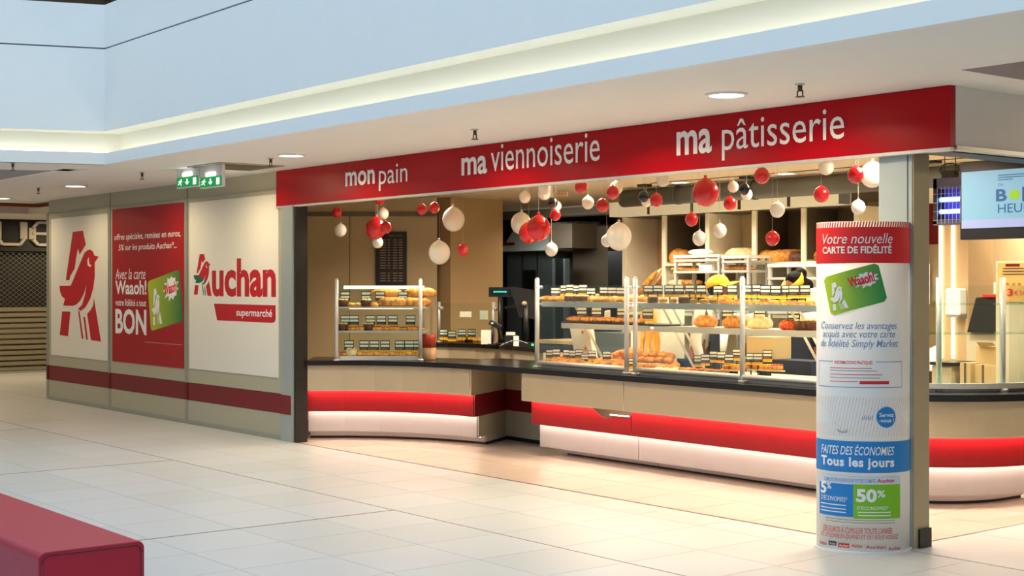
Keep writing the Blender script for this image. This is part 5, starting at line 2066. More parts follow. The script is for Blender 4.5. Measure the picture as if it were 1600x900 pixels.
box('shelf', xat(977, YB) + .03, YB, 1.30, xat(1039, YB) - .03, YB + 0.5, 1.33, m_post, bw)
box('header_board', xat(960, YB), YB + 0.1, 2.42, xat(1345, YB), YB + 0.6, 2.46, m_dark, bw)
be = [962, 1020.5, 1025, 1088, 1093, 1162, 1167.5, 1239, 1245, 1320]
for i in range(5):
    x0, x1 = xat(be[2 * i], YB), xat(be[2 * i + 1], YB)
    box('light_box', x0, YB - 0.1, 2.435, x1, YB + 0.1, 2.60, mat('lightbox_cream', (236, 226, 190), 0.5, emit=0.25, ecol=(240, 228, 190)), bw)
box('header_backing', xat(962, YB), YB - 0.094, 2.44, xat(1320, YB), YB + 0.09, 2.59, m_dark, bw)
du = thing('air_duct', 'large grey round air duct running above the bread wall', 'duct', (xat(1100, 10.9), 10.9, 2.6))
MB().cyl((xat(985, 10.75), 10.65, 2.595), (-6.2, 10.65, 2.595), 0.095, 20).build('duct_pipe', mat('duct_grey', (104, 104, 96), 0.5), du)
for u in (1060, 1180):
    MB().cyl((xat(u, 10.65) - .02, 10.65, 2.595), (xat(u, 10.65) + .02, 10.65, 2.595), 0.102, 20).build('duct_collar', mat('duct_collar', (86, 86, 80), 0.5), du)
dlx = [(1062, 284), (1228, 270), (1440, 253)]
for i, (u, v) in enumerate(dlx):
    downlight(u, v, ('oblong bright shop downlight left of the big red balloon', 'oblong bright shop downlight right of the black balloon', 'small bright shop downlight beside the pillar top')[i], 0.10, 2.70)
for i, (u, v) in enumerate(((1007, 288), (1167, 275.5), (1457, 251))):
    x, y = flo(u, v, 2.70)
    box('ceiling_speaker', x - .06, y - .05, 2.675, x + .06, y + .05, 2.70, m_black, None, label=('small black ceiling spot above the left black balloon', 'small black ceiling spot above the right black balloon', 'small black ceiling spot above the insect lamp')[i], cat='ceiling spot', group='black ceiling spots')
# red upright and breads
box('red_upright', xat(1031, YB), YB + 0.02, 1.33, xat(1037, YB), YB + 0.3, zat(1034, 384, YB), m_pred, None, label='narrow red upright board in the first bread wall bay', cat='board')
ZS = 1.88


def loafat(kind, u, z, Y, m, lab, sc=1.0, rz=0.3, rot=None):
    nm = {'miche': 'bread_loaf', 'loaf': 'bread_loaf', 'longloaf': 'bread_loaf', 'baguette': 'baguette', 'stick': 'baguette'}[kind]
    return single(kind, nm, lab, 'bread', (xat(u, Y), Y, z), rz, sc, m, 'large loaves on the bread wall', rot)


loafat('miche', 1060, ZS, YB + 0.2, m_crust, 'big round orange loaf at the left of the second bay', 1.25)
loafat('miche', 1083, ZS, YB + 0.3, m_crust2, 'smaller brown loaf beside the big round orange loaf', 0.9)
loafat('miche', 1150, ZS, YB + 0.3, m_crust, 'golden round loaf behind the floury loaf in the third bay', 1.0)
loafat('loaf', 1160, ZS, YB + 0.12, m_flour, 'large pale floury scored loaf in the third bay', 1.3, 0.6)
loafat('miche', 1199, ZS, YB + 0.15, m_crust, 'pale golden round loaf at the left of the fourth bay', 0.95)
loafat('miche', 1218, ZS, YB + 0.15, m_crust, 'golden round loaf second in the fourth bay', 0.95)
loafat('loaf', 1238, ZS, YB + 0.22, m_crust2, 'dark brown scored loaf in the fourth bay', 1.1, 0.8)
loafat('miche', 1249, ZS, YB + 0.1, m_choc, 'darkest rye loaf at the right of the fourth bay', 0.8)
loafat('loaf', 1272, ZS, YB + 0.2, m_crust2, 'brown loaf in the fifth bay beside the advertising column', 1.0, 0.3)
for i, (u, Yo) in enumerate(((1062, .1), (1080, .15), (1120, .1), (1142, .15), (1160, .1))):
    loafat('longloaf', u, 1.64, YB + Yo, m_crust2 if i % 2 else m_flour, f'{ORD[i]} long flat loaf from the left on the middle bread shelf', 0.7, 0.5)
# slanted baguettes at the foot of the first bay
for i, (u, v) in enumerate(((1003, 452), (1010, 448), (1020, 444), (1028, 440), (1033, 452))):
    Y = YB - 0.05 + 0.04 * i
    o = single('baguette', 'baguette', f'{ORD[i]} slanted baguette from the left in the first bay', 'bread', (xat(u, Y), Y, zat(u, v, Y)), 0, (1.1, 1.1, 1.25), (m_crust, m_flour, m_flour)[i % 3], 'slanted baguettes in the first bay', rot=(0.2, radians(48), 0.3))
# bread rack trolleys in front
for k, (u0, u1, vt, Y, lab, uu) in enumerate(((1052, 1124, 398, 10.75, 'metal bread rack with pale board top in the middle', (405, 423)), (1127, 1170, 399, 10.76, 'narrow metal rack right of the main bread rack', (407, 422)),
                                              (1199, 1290, 412, 10.6, 'metal framed work table before the fourth bread bay', (433,)))):
    x0, x1 = xat(u0, Y), xat(u1, Y)
    zt = zat((u0 + u1) / 2, vt, Y)
    t = thing('bread_rack', lab, 'rack', ((x0 + x1) / 2, Y, 0))
    box('top_board', x0, Y, zt - 0.03, x1, Y + 0.32, zt, m_post, t)
    for x in (x0 + .02, x1 - .02):
        for y in (Y + .02, Y + .30):
            box('upright', x - .015, y - .015, 0, x + .015, y + .015, zt - 0.03, m_steel2, t)
    for v in uu:
        z = zat((u0 + u1) / 2, v, Y)
        box('shelf', x0, Y + 0.0, z - 0.025, x1, Y + 0.31, z, m_steel2, t)
    box('lower_shelf', x0, Y, 1.36, x1, Y + 0.31, 1.385, m_steel2, t)
    if k < 2:
        for j in range(3 if k == 0 else 2):
            uu_ = u0 + 14 + j * 20
            single('stick', 'baguette', f'{ORD[j]} small baguette lying on the {"main" if k == 0 else "narrow"} bread rack shelf', 'bread', (xat(uu_, Y + .12), Y + 0.12, zat(uu_, uu[1], Y) + 0.02), 0, (1, 1, .7), m_crust, 'small baguettes on the racks', rot=(0, pi / 2, 0.2))
    if k == 0:
        single('stick', 'baguette', 'thin golden baguette lying low on the main bread rack', 'bread', (xat(1085, Y + .05), Y + .05, 1.385 + 0.025 + 0.16), 0, (1, 1, 1), m_crust, rot=(0, pi / 2, 0.1))
        box('white_parcel', xat(1090, Y) , Y + .02, zat(1100, 423, Y), xat(1110, Y), Y + .2, zat(1100, 414, Y), m_bag, None, label='small white parcel on the shelf of the main bread rack', cat='parcel')
        b = MB().ell((xat(1095, Y + .15), Y + .15, zt + 0.03), 0.15, 0.08, 0.035, 14, 6, 0.3)
        b.build('folded_cloth', m_bag, None, label='crumpled white cloth lying on the main bread rack', cat='cloth')
# bags, white plates under the long case
q = 1117
sb = MB()
Yq = 10.35
for k in range(7):
    u = 1104 + k * 4.2
    sb.cyl((xat(u, Yq), Yq, 0.93), (xat(u + 3, Yq), Yq + .02, zat(u, 519, Yq)), 0.028, 8)
sbt = sb.build('stacked_bags', m_bag, None, label='row of white paper bread bags standing behind the long case', cat='paper bag')
box('back_worktable', xat(1040, 10.25), 10.25, 0.86, xat(1290, 10.25), 10.6, 0.93, m_gsteel, None, label='long steel worktable behind the main cases', cat='table')
tb_ = bpy.data.objects['back_worktable']


# ------------------------------------------------------------------ right side of the shop
def wingpt(ang, r):
    return (-6.85 + r * sin(radians(ang)), 9.6 - r * cos(radians(ang)))


wc = thing('display_case', 'curved glass shelf case on the rounded counter right of the pillar', 'display case', (*wingpt(45, .9), 0.852))
a1, a2 = 45.5, 75.5
for a, r_ in ((15, .86), (45.5, .86), (75.5, .94)):
    x, y = wingpt(a, r_)
    MB().cyl((x, y, 0.852), (x, y, 1.70), 0.022, 12).build('post', m_steel2, wc)
    MB().cyl((x, y, 0.852), (x, y, 0.875), 0.04, 14).build('post_foot', m_steel2, wc)
arcs = [wingpt(a, 0.84 + 0.0015 * a) for a in range(13, 92, 6)]
MB().ribbon(arcs, 0.0, 0.012, 0.91, 1.64).build('glass_pane', m_glass, wc)
gsh = glass_mat('glass_shelf', (0.80, 0.93, 0.84), 0.06)
MB().ribbon(arcs, 0.02, 0.26, 1.495, 1.507).build('glass_shelf', gsh, wc)
MB().ribbon(arcs, 0.02, 0.26, 1.276, 1.288).build('glass_shelf', gsh, wc)
MB().ribbon(arcs, -0.02, 0.02, 0.875, 0.915).build('front_rail', m_steel2, wc)
MB().ribbon(arcs, 0.02, 0.45, 0.853, 0.88).build('base_tray', m_steel2, wc)
# television
Yt = 8.75
tv = thing('television', 'black wall television with pale blue advert hanging at the right edge', 'television', (xat(1590, Yt), Yt, 2.0))
x0, x1 = xat(1500, Yt), xat(1500, Yt) + 1.0
z0, z1 = zat(1500, 375, Yt), zat(1500, 253.5, Yt)
box('casing', x0, Yt, z0, x1, Yt + 0.07, z1, m_black, tv, bev=0.005)
sx0 = xat(1503, Yt)
sz0, sz1 = zat(1503, 357.5, Yt), zat(1503, 269.5, Yt)
box('screen', sx0, Yt - 0.004, sz0, x1 - 0.03, Yt, sz1, mat('tv_screen', (70, 90, 100), 0.3, emit=0.62, ecol=(150, 198, 220), spec=0.2), tv)
box('screen_footer', sx0, Yt - 0.005, sz0, x1 - 0.03, Yt - .004, sz0 + 0.06, mat('tv_footer', (80, 84, 100), 0.3, spec=0.2, emit=0.62, ecol=(190, 200, 240)), tv)
m_tvb = mat('tv_blue', (20, 60, 110), 0.4, emit=0.3, ecol=(30, 90, 150))


def tvt(s, u0, u1, vt, vb, m=m_tvb, bold=0.0):
    text(s, 'lettering', m, tv, plane_y(Yt - 0.006), xat(u0, Yt), xat(u1, Yt), zat(u0, vb, Yt), zat(u0, vt, Yt), bold)


tvt('B', 1557, 1574, 296, 315, bold=0.03)
tvt('HEUR', 1560, 1612, 319, 333)
tvt('Du', 1561, 1568, 286.5, 291)
gx0 = (xat(1586, Yt), zat(1586, 304, Yt))
MB().lathe([(0.0001, 0.0), (0.036, 0.0005)], (0, 0, 0), 18)
n = 20
MB().add([(gx0[0] + 0.042 * cos(2 * pi * i / n), Yt - 0.006, gx0[1] + 0.035 * sin(2 * pi * i / n)) for i in range(n)], [tuple(range(n))]).build('green_disc', mat('tv_green', (90, 130, 20), 0.4, emit=0.5, ecol=(150, 200, 30)), tv)
box('letter_bar', xat(1598, Yt), Yt - .006, gx0[1] - .05, xat(1598, Yt) + .02, Yt - .005, gx0[1] + .05, m_tvb, tv)
for v in (273.5, 277, 280.5):
    box('print_line', xat(1560, Yt), Yt - .006, zat(1560, v + 1.3, Yt), xat(1606 if v < 279 else 1583, Yt), Yt - .005, zat(1560, v, Yt), m_tvb, tv)
MB().bar((x0 + .5, Yt + .05, z1 - .1), (x0 + .5, Yt + .05, 2.7), 0.04).build('ceiling_mount', m_black, tv)
# insect lamp
Yl = 9.7
il = thing('insect_lamp', 'hanging insect killer lamp with two glowing blue tubes left of the television', 'lamp', (xat(1480, Yl), Yl, zat(1480, 350, Yl)))
x0, x1 = xat(1458, Yl), xat(1508, Yl)
zt, zb = zat(1463, 279, Yl), zat(1463, 350, Yl)
m_ilg = mat('insect_lamp_grey', (84, 84, 110), 0.5)
box('top_housing', x0, Yl, zat(1463, 295, Yl), x1, Yl + .12, zt, m_ilg, il)
box('side_panel', x0, Yl, zb, x0 + 0.035, Yl + .12, zt, m_black, il)
box('back_panel', x0, Yl + .10, zb, x1, Yl + .12, zt, mat('lamp_back', (60, 60, 120), 0.4), il)
box('bottom_tray', x0, Yl, zb - .01, x1, Yl + .12, zb + 0.02, m_ilg, il)
for v in (311, 330):
    z = zat(1480, v, Yl)
    MB().cyl((x0 + .03, Yl + .05, z), (x1, Yl + .05, z), 0.018, 10).build('uv_tube', mat('uv_glow', (190, 200, 255), 0.5, emit=6, ecol=(110, 135, 255)), il)
gb = MB()
for k in range(8):
    xx = x0 + 0.04 + k * (x1 - x0 - .05) / 7
    gb.bar((xx, Yl, zb), (xx, Yl, zt - .07), 0.003)
for k in range(4):
    z = zb + .03 + k * 0.07
    gb.bar((x0, Yl, z), (x1, Yl, z), 0.003)
gb.build('wire_guard', m_steel, il)
xc = (x0 + x1) / 2 - .03
MB().bar((xc - .05, Yl + .06, zt), (xc - .05, Yl + .06, 2.70), 0.006).bar((xc + .05, Yl + .06, zt), (xc + .05, Yl + .06, 2.70), 0.006).build('hanging_chain', m_black, il)
MB().box(xc - .06, Yl + .03, zt, xc + .05, Yl + .10, zt + 0.06).build('transformer', m_black, il)
pts = [(xc + .09 * cos(t), Yl + .05, zt + 0.07 + .05 * sin(t)) for t in [i * pi / 5 for i in range(11)]]
MB().tube(pts, 0.006, 6).build('cable_loop', m_black, il)
# rear walls on the right
YR = 12.3
rw = thing('wall_shop_right', None, None, kind='structure')
pbox(MB(), 1380, 240, 1760, 720, YR + 0.3, 0.1).build('rear_panel', m_wall, rw)
pbox(MB(), 1436, 288, 1453, 318, YR - .2, 0.1).build('light_panel', MATS['lightbox_cream'], rw)
pbox(MB(), 1436, 318, 1466, 382, YR - .2, 0.1).build('red_panel', mat('wall_red', (128, 10, 16), 0.5), rw)
pbox(MB(), 1436, 382, 1466, 470, YR - .2, 0.1).build('lower_panel', m_taupe, rw)
cl_ = thing('wall_lit_column', None, None, kind='structure')
Yc = 11.4
pbox(MB(), 1466, 262, 1513, 590, Yc, 0.4).build('column_body', mat('column_tan', (190, 160, 118), 0.5), cl_)
for u in (1469, 1488):
    pbox(MB(), u - 1.6, 300, u + 1.6, 560, Yc - 0.02, 0.02).build('light_line', mat('column_led', (255, 245, 215), 0.5, emit=4, ecol=(255, 240, 200)), cl_)
dsp = thing('towel_dispenser', 'white wall mounted towel dispenser on the lit column', 'dispenser', (xat(1486, 11.2), 11.2, zat(1486, 495, 11.2)))
pbox(MB(), 1476, 450, 1500, 493, 11.28, 0.12).build('body', m_white, dsp, bev=0.02)
pbox(MB(), 1478, 493, 1497, 496, 11.26, 0.12).build('outlet', m_pgrey, dsp)
# black angled hood right behind
mb = MB()
Yh_ = 11.0
P = [(1525, 465), (1556, 463), (1556, 520), (1511, 519)]
v_ = [(xat(u, Yh_), Yh_, zat(u, v, Yh_)) for u, v in P]
mb.add(v_ + [(x, y + 0.5, z) for x, y, z in v_], [(0, 1, 2, 3), (7, 6, 5, 4), (0, 4, 5, 1), (1, 5, 6, 2), (2, 6, 7, 3), (3, 7, 4, 0)])
mb.build('oven_hood', m_black, None, label='black slanted machine hood behind the rounded counter', cat='machine')
pbox(MB(), 1510, 519, 1562, 640, 11.05, 0.6).build('machine_cabinet', m_taupe, None, label='beige machine cabinet under the black slanted hood', cat='cabinet')
pbox(MB(), 1535, 460, 1556, 464, 10.98, 0.05).build('red_lamp_bar', mat('red_bar', (230, 30, 20), 0.4, emit=0.6), None, label='thin red light bar on top of the black machine hood', cat='light')
pbox(MB(), 1515, 441, 1553, 459, 12.2, 0.1).build('white_sign_panel', m_paper, None, label='blank white panel on the rear wall above the black hood', cat='panel')
bxs = [(1500, 567, 1516, 603, 10.3, 'narrow beige carton standing behind the curved case'), (1516, 570, 1556, 603, 10.35, 'wide beige carton lying behind the curved case'),
       (1525, 538, 1556, 570, 10.45, 'open beige carton stacked on the wide carton')]
for (u0, v0, u1, v1, Y, lab) in bxs[:2]:
    mb = MB()
    um = (u0 + u1) / 2
    t = thing('carton', lab, 'carton', (xat(um, Y), Y, 0))
    mb.box(xat(u0, Y), Y, zat(um, v1, Y), xat(u1, Y), Y + .3, zat(um, v0, Y)).build('box_body', m_cardb, t)
    mb = MB().box((xat(u0, Y) + xat(u1, Y)) / 2 - .01, Y - .002, zat(um, v1, Y), (xat(u0, Y) + xat(u1, Y)) / 2 + .01, Y, zat(um, v0, Y)).build('tape', m_dark, t)
u0, v0, u1, v1, Y, lab = bxs[2]
zb_ = zat(1536, 570, 10.35)
t = thing('carton', lab, 'carton', (xat(1540, Y), Y, zb_))
box('box_body', xat(u0, Y), Y, zb_ + .001, xat(u1, Y), Y + .2, zat(1540, 541, Y), m_cardb, t)
MB().add([(xat(1530, Y), Y, zat(1530, 541, Y)), (xat(1556, Y), Y, zat(1556, 541, Y)), (xat(1560, Y), Y - .08, zat(1556, 535, Y)), (xat(1534, Y), Y - .08, zat(1530, 534, Y))], [(0, 1, 2, 3)]).build('flap', m_cardb, t)
zw = zat(1500, 603, 10.2)
wb2 = thing('back_bench', 'low steel back bench behind the curved counter', 'bench', (xat(1500, 10.3), 10.3, 0))
box('top', xat(1441, 10.25), 10.22, zw - 0.04, xat(1562, 10.25), 10.8, zw - 0.001, m_steel, wb2)
box('body', xat(1441, 10.25), 10.25, 0, xat(1562, 10.25), 10.78, zw - 0.04, m_taupe, wb2)
pbox(MB(), 1453, 566, 1489, 571, 10.24, 0.35).build('black_tray', m_black, None, label='flat black tray on the beige bin behind the left curved post', cat='tray')
mb = MB()
pbox(mb, 1456, 571.5, 1486, 602, 10.26, 0.3).build('bin', m_taupe, None, label='square beige bin under the black tray', cat='bin')
pbox(MB(), 1441, 580, 1453, 602, 10.3, 0.2).build('dark_box', m_choc, None, label='small dark brown box beside the beige bin', cat='box')
# leaning white panel
Yq = 10.5
mb = MB()
P = [(1442, 545), (1456, 538), (1466, 602.5), (1453, 603)]
v_ = [(xat(u, Yq), Yq + (0.1 if i < 2 else 0), zat(u, v, Yq)) for i, (u, v) in enumerate(P)]
mb.add(v_ + [(x, y + 0.03, z) for x, y, z in v_], [(0, 1, 2, 3), (7, 6, 5, 4), (0, 4, 5, 1), (1, 5, 6, 2), (2, 6, 7, 3), (3, 7, 4, 0)])
mb.build('cutting_board', m_paper, None, label='white cutting board leaning behind the pillar', cat='board')
# hanging white apron panel / fridge with promo poster
fx = thing('fridge_cabinet', 'cream upright cabinet at the right edge behind the curved case', 'cabinet', (xat(1600, 10.0), 10.0, 0))
pbox(MB(), 1556, 407, 1690, 640, 10.0, 0.6).build('body', mat('cream_panel', (224, 212, 180), 0.5), fx)
pp = thing('promo_poster', 'orange yellow promotional poster with red price at the right edge', 'poster', (xat(1588, 9.95), 9.95, 1.4))
Yo = 9.985
pbox(MB(), 1559, 411, 1625, 472, Yo, 0.012).build('sheet', mat('poster_yellow', (236, 190, 110), 0.5), pp)
pbox(MB(), 1571, 412, 1593, 416.5, Yo - .003, 0.003).build('red_label', m_cred, pp)


def pt(s, u0, u1, vt, vb, m=m_pred, bold=0.0):
    text(s, 'lettering', m, pp, plane_y(Yo - 0.003), xat(u0, Yo), xat(u1, Yo), zat(u0, vb, Yo), zat(u0, vt, Yo), bold)


pt('3', 1574, 1583.5, 451, 463, bold=0.03)
pt('€50', 1585, 1604, 453.5, 461.5)
for v in (419, 423.5, 428):
    box('print_line', xat(1567, Yo), Yo - .003, zat(1567, v + 1.5, Yo), xat(1600, Yo), Yo - .002, zat(1567, v, Yo), m_pblack, pp)
for k in range(3):
    c = (xat(1575 + k * 9, Yo), zat(1575 + k * 9, 444, Yo))
    MB().add([(c[0] + .016 * cos(2 * pi * i / 10), Yo - .003, c[1] + .012 * sin(2 * pi * i / 10)) for i in range(10)], [tuple(range(10))]).build('pastry_print', m_crust2, pp)
pw = thing('wall_notice', 'white notice sheet with large zero seen beside the pillar', 'poster', (xat(1448, 11.9), 11.9, 1.5))
pbox(MB(), 1438, 412, 1452, 475, 12.05, 0.01).build('sheet', m_paper, pw)
text('0', 'lettering', m_pblack, pw, plane_y(12.045), xat(1439, 12.05), xat(1443.5, 12.05), zat(1440, 455, 12.05), zat(1440, 447, 12.05))


# ------------------------------------------------------------------ staff
def skin_mesh(verts, edges_, radii, sub=1, root=0):
    me = bpy.data.meshes.new('figure')
    me.from_pydata(verts, edges_, [])
    ob = bpy.data.objects.new('figure', me)
    COL.objects.link(ob)
    md = ob.modifiers.new('skin', 'SKIN')
    md.use_smooth_shade = True
    for i, r in enumerate(radii):
        r = r if isinstance(r, tuple) else (r, r)
        me.skin_vertices[0].data[i].radius = r
        me.skin_vertices[0].data[i].use_root = (i == root)
    sb_ = ob.modifiers.new('sub', 'SUBSURF')
    sb_.levels = sb_.render_levels = sub
    bpy.context.view_layer.update()
    dg = bpy.context.evaluated_depsgraph_get()
    m2 = ob.evaluated_get(dg).to_mesh()
    out = ([tuple(v.co) for v in m2.vertices], [tuple(p.vertices) for p in m2.polygons])
    ob.evaluated_get(dg).to_mesh_clear()
    bpy.data.objects.remove(ob)
    return out


def staff(label, loc, rz, tilt, shirt, style, H=1.70):
    """standing server, head bowed, both hands working at the shelf in front (+x is forward)"""
    t = thing('person', label, 'person', (0, 0, 0))
    J = {}
    names_ = []
    V, E_, R_ = [], [], []

    def v(n_, p, r, par=None):
        J[n_] = len(V)
        V.append(p)
        R_.append(r)
        if par is not None:
            E_.append((J[par], J[n_]))
    v('pelvis', (0, 0, 0.92), (0.145, 0.11))
    v('waist', (0.02, 0, 1.08), (0.13, 0.10), 'pelvis')
    v('chest', (0.06, 0, 1.28), (0.15, 0.11), 'waist')
    v('neck0', (0.10, 0, 1.42), 0.06, 'chest')
    v('neck1', (0.14, 0, 1.50), 0.052, 'neck0')
    for s in (1, -1):
        k = 'l' if s > 0 else 'r'
        v('sh' + k, (0.07, s * 0.17, 1.385), 0.055, 'chest')
        v('el' + k, (0.03, s * 0.235, 1.12), 0.042, 'sh' + k)
        v('wr' + k, (0.10, s * 0.25, 0.88), 0.028, 'el' + k)
        v('pa' + k, (0.12, s * 0.25, 0.80), (0.035, 0.016), 'wr' + k)
        for f in range(4):
            xo = 0.12 + (1.5 - f) * 0.021
            ln = (0.075, 0.085, 0.08, 0.062)[f]
            v(f'f{k}{f}a', (xo, s * 0.25, 0.755), 0.009, 'pa' + k)
            v(f'f{k}{f}b', (xo + .004, s * 0.243, 0.755 - ln * .55), 0.008, f'f{k}{f}a')
            v(f'f{k}{f}c', (xo + .006, s * 0.225, 0.755 - ln * .85), 0.0065, f'f{k}{f}b')
        v(f't{k}a', (0.165, s * 0.24, 0.79), 0.010, 'pa' + k)
        v(f't{k}b', (0.175, s * 0.225, 0.75), 0.008, f't{k}a')
        v('hi' + k, (0.0, s * 0.09, 0.86), 0.088, 'pelvis')
        v('kn' + k, (0.02, s * 0.10, 0.48), 0.056, 'hi' + k)
        v('an' + k, (-0.01, s * 0.10, 0.09), 0.036, 'kn' + k)
        v('to' + k, (0.13, s * 0.11, 0.035), 0.034, 'an' + k)
    vs, fs = skin_mesh(V, E_, R_, 1)
    body = MB().add(vs, fs, True)
    # head: shaped ellipsoid bowed forward, with nose, brow, chin, ears
    hc = (0.20, 0, 1.585)
    ct, st_ = cos(tilt), sin(tilt)

    def hx(x, y, z):
        return (hc[0] + x * ct + z * st_, y, hc[2] - x * st_ + z * ct)

    hv = MB()

    def face(x, y, z):
        if z < 0:
            y *= 1 + z * 2.2
            x = x * (1 + z * 0.6) if x > 0 else x * (1 + z * 2.5)
        if x > 0.05 and abs(y) < 0.028 and -0.04 < z < 0.02:
            x += 0.022 * (1 - abs(y) / 0.028)
        return (x, y, z)
    hv.ell((0, 0, 0), 0.095, 0.075, 0.115, 20, 14, 0, face)
    hv.ell((0.0, 0.078, -0.005), 0.018, 0.008, 0.03, 8, 6)
    hv.ell((0.0, -0.078, -0.005), 0.018, 0.008, 0.03, 8, 6)
    body.add([hx(*p) for p in hv.v], hv.f, True)
    body.build('body', m_skin, t)
    ey = MB()
    for s in (1, -1):
        ey.add([hx(*p) for p in MB().ell((0.080, s * 0.03, 0.005), 0.012, 0.014, 0.008, 8, 6).v], MB().ell((0, 0, 0), 1, 1, 1, 8, 6).f, True)
    ey.build('eyes', m_white, t)
    mo_ = MB().ell((0.082, 0, -0.058), 0.010, 0.022, 0.006, 8, 6)
    MB().add([hx(*p) for p in mo_.v], mo_.f, True).build('mouth', mat('lips', (150, 70, 60), 0.5), t)

    # clothes: same skeleton, a little larger
    def sub(keep, grow, nm, m):
        idx = [J[k_] for k_ in keep]
        mp_ = {o: i for i, o in enumerate(idx)}
        vv = [V[i] for i in idx]
        ee = [(mp_[a], mp_[b]) for a, b in E_ if a in mp_ and b in mp_]
        rr2 = []
        for i in idx:
            r = R_[i]
            rr2.append((r[0] + grow, r[1] + grow) if isinstance(r, tuple) else r + grow)
        a, b = skin_mesh(vv, ee, rr2, 1)
        return MB().add(a, b, True).build(nm, m, t)
    sub(['pelvis', 'waist', 'chest', 'neck0', 'shl', 'ell', 'wrl', 'shr', 'elr', 'wrr'], 0.012, 'jacket', shirt)
    sub(['pelvis', 'hil', 'knl', 'anl', 'hir', 'knr', 'anr'], 0.014, 'trousers', m_navy)
    MB().box(-0.08, -0.15, 0.001, 0.20, -0.06, 0.06).box(-0.08, 0.06, 0.001, 0.20, 0.15, 0.06).build('shoes', m_black, t, bev=0.02)
    ap = MB()
    ap.add([(0.17, -0.13, 1.30), (0.17, 0.13, 1.30), (0.155, 0.17, 1.02), (0.17, 0.18, 0.55), (0.17, -0.18, 0.55), (0.155, -0.17, 1.02)], [(0, 1, 2, 3, 4, 5)])
    ap.build('apron', m_navy, t)
    # hair
    hr = MB()

    def hfn(x, y, z):
        return (x if x < 0.03 else 0.03 + (x - 0.03) * 0.55, y, z)
    if style == 'visor':
        hr.ell((-0.022, 0, 0.028), 0.105, 0.09, 0.112, 16, 10, 0, hfn)
        hr.ell((-0.11, 0, 0.06), 0.055, 0.055, 0.055, 12, 8)
        hr.ell((-0.09, 0.02, -0.05), 0.05, 0.05, 0.06, 12, 8)
    else:
        hr.ell((-0.015, 0, 0.02), 0.100, 0.082, 0.105, 16, 10, 0, hfn)
    MB().add([hx(*p) for p in hr.v], hr.f, True).build('hair', m_hair, t)
    # cap
    cp = MB()
    if style == 'cap':
        cp.ell((-0.005, 0, 0.045), 0.112, 0.093, 0.092, 18, 10, 0, lambda x, y, z: (x, y, max(z, -0.01)))
    else:
        cp.lathe([(0.106, -0.01), (0.112, 0.055), (0.106, 0.055), (0.100, -0.01)], (-0.005, 0, 0.03), 24, 1, 0.88)
    br = []
    n_ = 9
    for i in range(n_ + 1):
        a = radians(-72 + 144 * i / n_)
        br.append((0.103 * cos(a) - 0.005, 0.09 * sin(a)))
    out_ = []
    for i in range(n_ + 1):
        a = radians(-72 + 144 * i / n_)
        out_.append((0.103 * cos(a) - 0.005 + 0.105 * cos(a) ** 0.5, 0.098 * sin(a)))
    P = [(x, y, 0.035 + 0.0) for x, y in br] + [(x, y, 0.015 - 0.02 * abs(y / 0.09) ** 2) for x, y in out_] + [(x, y, 0.041) for x, y in br] + [(x, y, 0.021 - 0.02 * abs(y / 0.09) ** 2) for x, y in out_]
    m_ = n_ + 1
    Fb = []
    for i in range(n_):
        Fb += [(i, i + 1, m_ + i + 1, m_ + i), (2 * m_ + i, 3 * m_ + i, 3 * m_ + i + 1, 2 * m_ + i + 1), (m_ + i, m_ + i + 1, 3 * m_ + i + 1, 3 * m_ + i)]
    cp.add(P, Fb, True)
    MB().add([hx(*p) for p in cp.v], cp.f, True).build('yellow_cap', m_yellow, t)
    t.location = loc
    t.rotation_euler = (0, 0, rz)
    s = H / 1.70
    t.scale = (s, s, s)
    return t


q = (xat(1132, 9.75), 9.75)
staff('server in yellow cap bending behind the long case, brown skin and white jacket', (q[0] - 0.21, q[1] - 0.13, 0), radians(30), radians(-16), m_wcloth, 'cap', 1.72)
q = (xat(1248, 9.85), 9.85)
staff('server in yellow visor with dark tied hair bending beside the advertising column', (q[0] + 0.06, q[1] + 0.16, 0), radians(255), radians(42), m_navy, 'visor', 1.74)

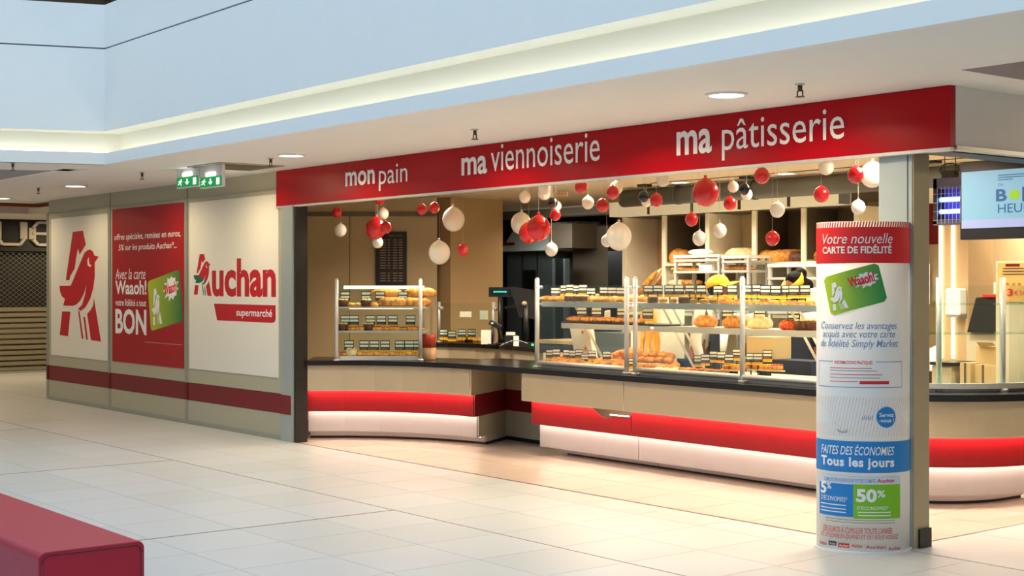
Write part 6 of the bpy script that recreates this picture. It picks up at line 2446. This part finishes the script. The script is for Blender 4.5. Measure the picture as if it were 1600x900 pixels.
# ------------------------------------------------------------------ balloons
BAL = [(527, 332, 8, 'r', 8.0), (532, 360, 9.5, 'w', 8.0), (593, 311, 8, 'r', 8.1), (599, 334, 8.5, 'w', 8.5), (587, 357, 16, 'r', 8.1), (603, 355.6, 9, 'r', 7.9), (590, 379, 8.5, 'w', 8.2),
       (659, 327, 8, 'r', 8.2), (679, 324.6, 8, 'r', 8.4), (708.6, 343, 17.5, 'w', 8.6), (686.6, 395, 17, 'w', 8.2), (723, 391, 8.5, 'r', 8.3), (820, 308, 9, 'w', 8.4), (850.6, 293, 10, 'w', 8.1),
       (850.6, 302, 10, 'w', 8.5), (863.6, 317, 8, 'k', 8.3), (870, 322, 7.5, 'w', 8.7), (867.6, 336, 8.5, 'r', 8.2), (814, 349, 16, 'w', 8.9), (826, 364, 15.5, 'r', 8.5), (841.7, 356.7, 18.5, 'r', 8.1),
       (861.5, 390, 10, 'w', 8.3), (908, 292, 10, 'r', 8.1), (957.5, 301, 10, 'r', 8.1), (963, 294, 10, 'w', 8.6), (918.6, 317, 9.5, 'w', 8.4), (941.5, 321, 10, 'r', 8.2), (967, 370, 20, 'w', 8.0),
       (948, 376.5, 9, 'w', 8.4), (1036, 281.5, 10, 'w', 8.2), (1005.7, 307.4, 8.5, 'k', 8.2), (1010, 316, 7.5, 'w', 8.6), (1025.4, 312.7, 10, 'r', 8.1), (1102.8, 301, 20.5, 'r', 8.0), (1145.5, 292, 8.5, 'w', 8.3),
       (1163, 296, 8.5, 'k', 8.1), (1166.5, 304, 9, 'w', 8.5), (1140.6, 318, 10, 'r', 8.3), (1190.6, 274.5, 12, 'r', 8.0), (1080.5, 343, 10, 'r', 8.2), (1092.8, 372.6, 11, 'w', 8.3), (1124.7, 360.5, 10.5, 'w', 8.4),
       (1207, 372.6, 11, 'r', 8.2), (1214.6, 328, 11.5, 'w', 8.3), (1283.4, 304, 12, 'r', 8.1), (1291, 261, 12, 'w', 8.1), (1337, 273, 12.5, 'r', 8.0), (1363, 273, 19, 'w', 8.3), (1341, 324, 11, 'w', 8.2)]
bp_me = {}


def balloon_mesh(c):
    if c in bp_me:
        return bp_me[c]
    prof = [(0.0001, -1.08), (0.30, -1.04), (0.62, -0.86), (0.86, -0.56), (0.985, -0.2), (1.0, 0.1), (0.93, 0.42), (0.76, 0.72), (0.50, 0.95), (0.25, 1.09), (0.09, 1.18), (0.07, 1.22)]
    m = {'r': m_ballr, 'w': m_ballw, 'k': m_ballb}[c]
    o = MB().lathe(prof, (0, 0, 0), 26).build('skin_part', m, None, origin=(0, 0, 0))
    k = MB().lathe([(0.07, 1.21), (0.14, 1.27), (0.12, 1.33), (0.03, 1.3)], (0, 0, 0), 10).build('knot', m, None, origin=(0, 0, 0))
    bp_me[c] = (o.data, k.data)
    bpy.data.objects.remove(o)
    bpy.data.objects.remove(k)
    return bp_me[c]


cn = {'r': 'red', 'w': 'white', 'k': 'black'}
ordx = {c: sorted([b for b in BAL if b[3] == c], key=lambda b: b[0]) for c in 'rwk'}
for b in BAL:
    u, v, r, c, Y = b
    x, z, d = ony(u, v, Y)
    rr_ = r * d / F
    k = ordx[c].index(b)
    size = 'large' if r > 14 else 'small'
    lab = f'{size} {cn[c]} balloon hanging over the counter, {ORD[k]} {cn[c]} one from the left'
    z = min(z, 2.66 - rr_ * 1.32)
    t = thing('balloon', lab, 'balloon', (x, Y, z - rr_ * 1.08), f'{cn[c]} balloons hanging over the counter')
    me, kn = balloon_mesh(c)
    lean = random.uniform(-0.18, 0.18)
    for nm, dta in (('balloon_skin', me), ('knot', kn)):
        o = bpy.data.objects.new(nm, dta)
        COL.objects.link(o)
        o.parent = t
        o.location = (0, 0, rr_ * 1.08)
        o.scale = (rr_, rr_, rr_)
        o.rotation_euler = (lean, lean * .7, 0)
    MB().bar((x, Y, z + rr_ * 1.2), (x, Y, 2.70), 0.0015).build('string', m_string, t)

label_food()
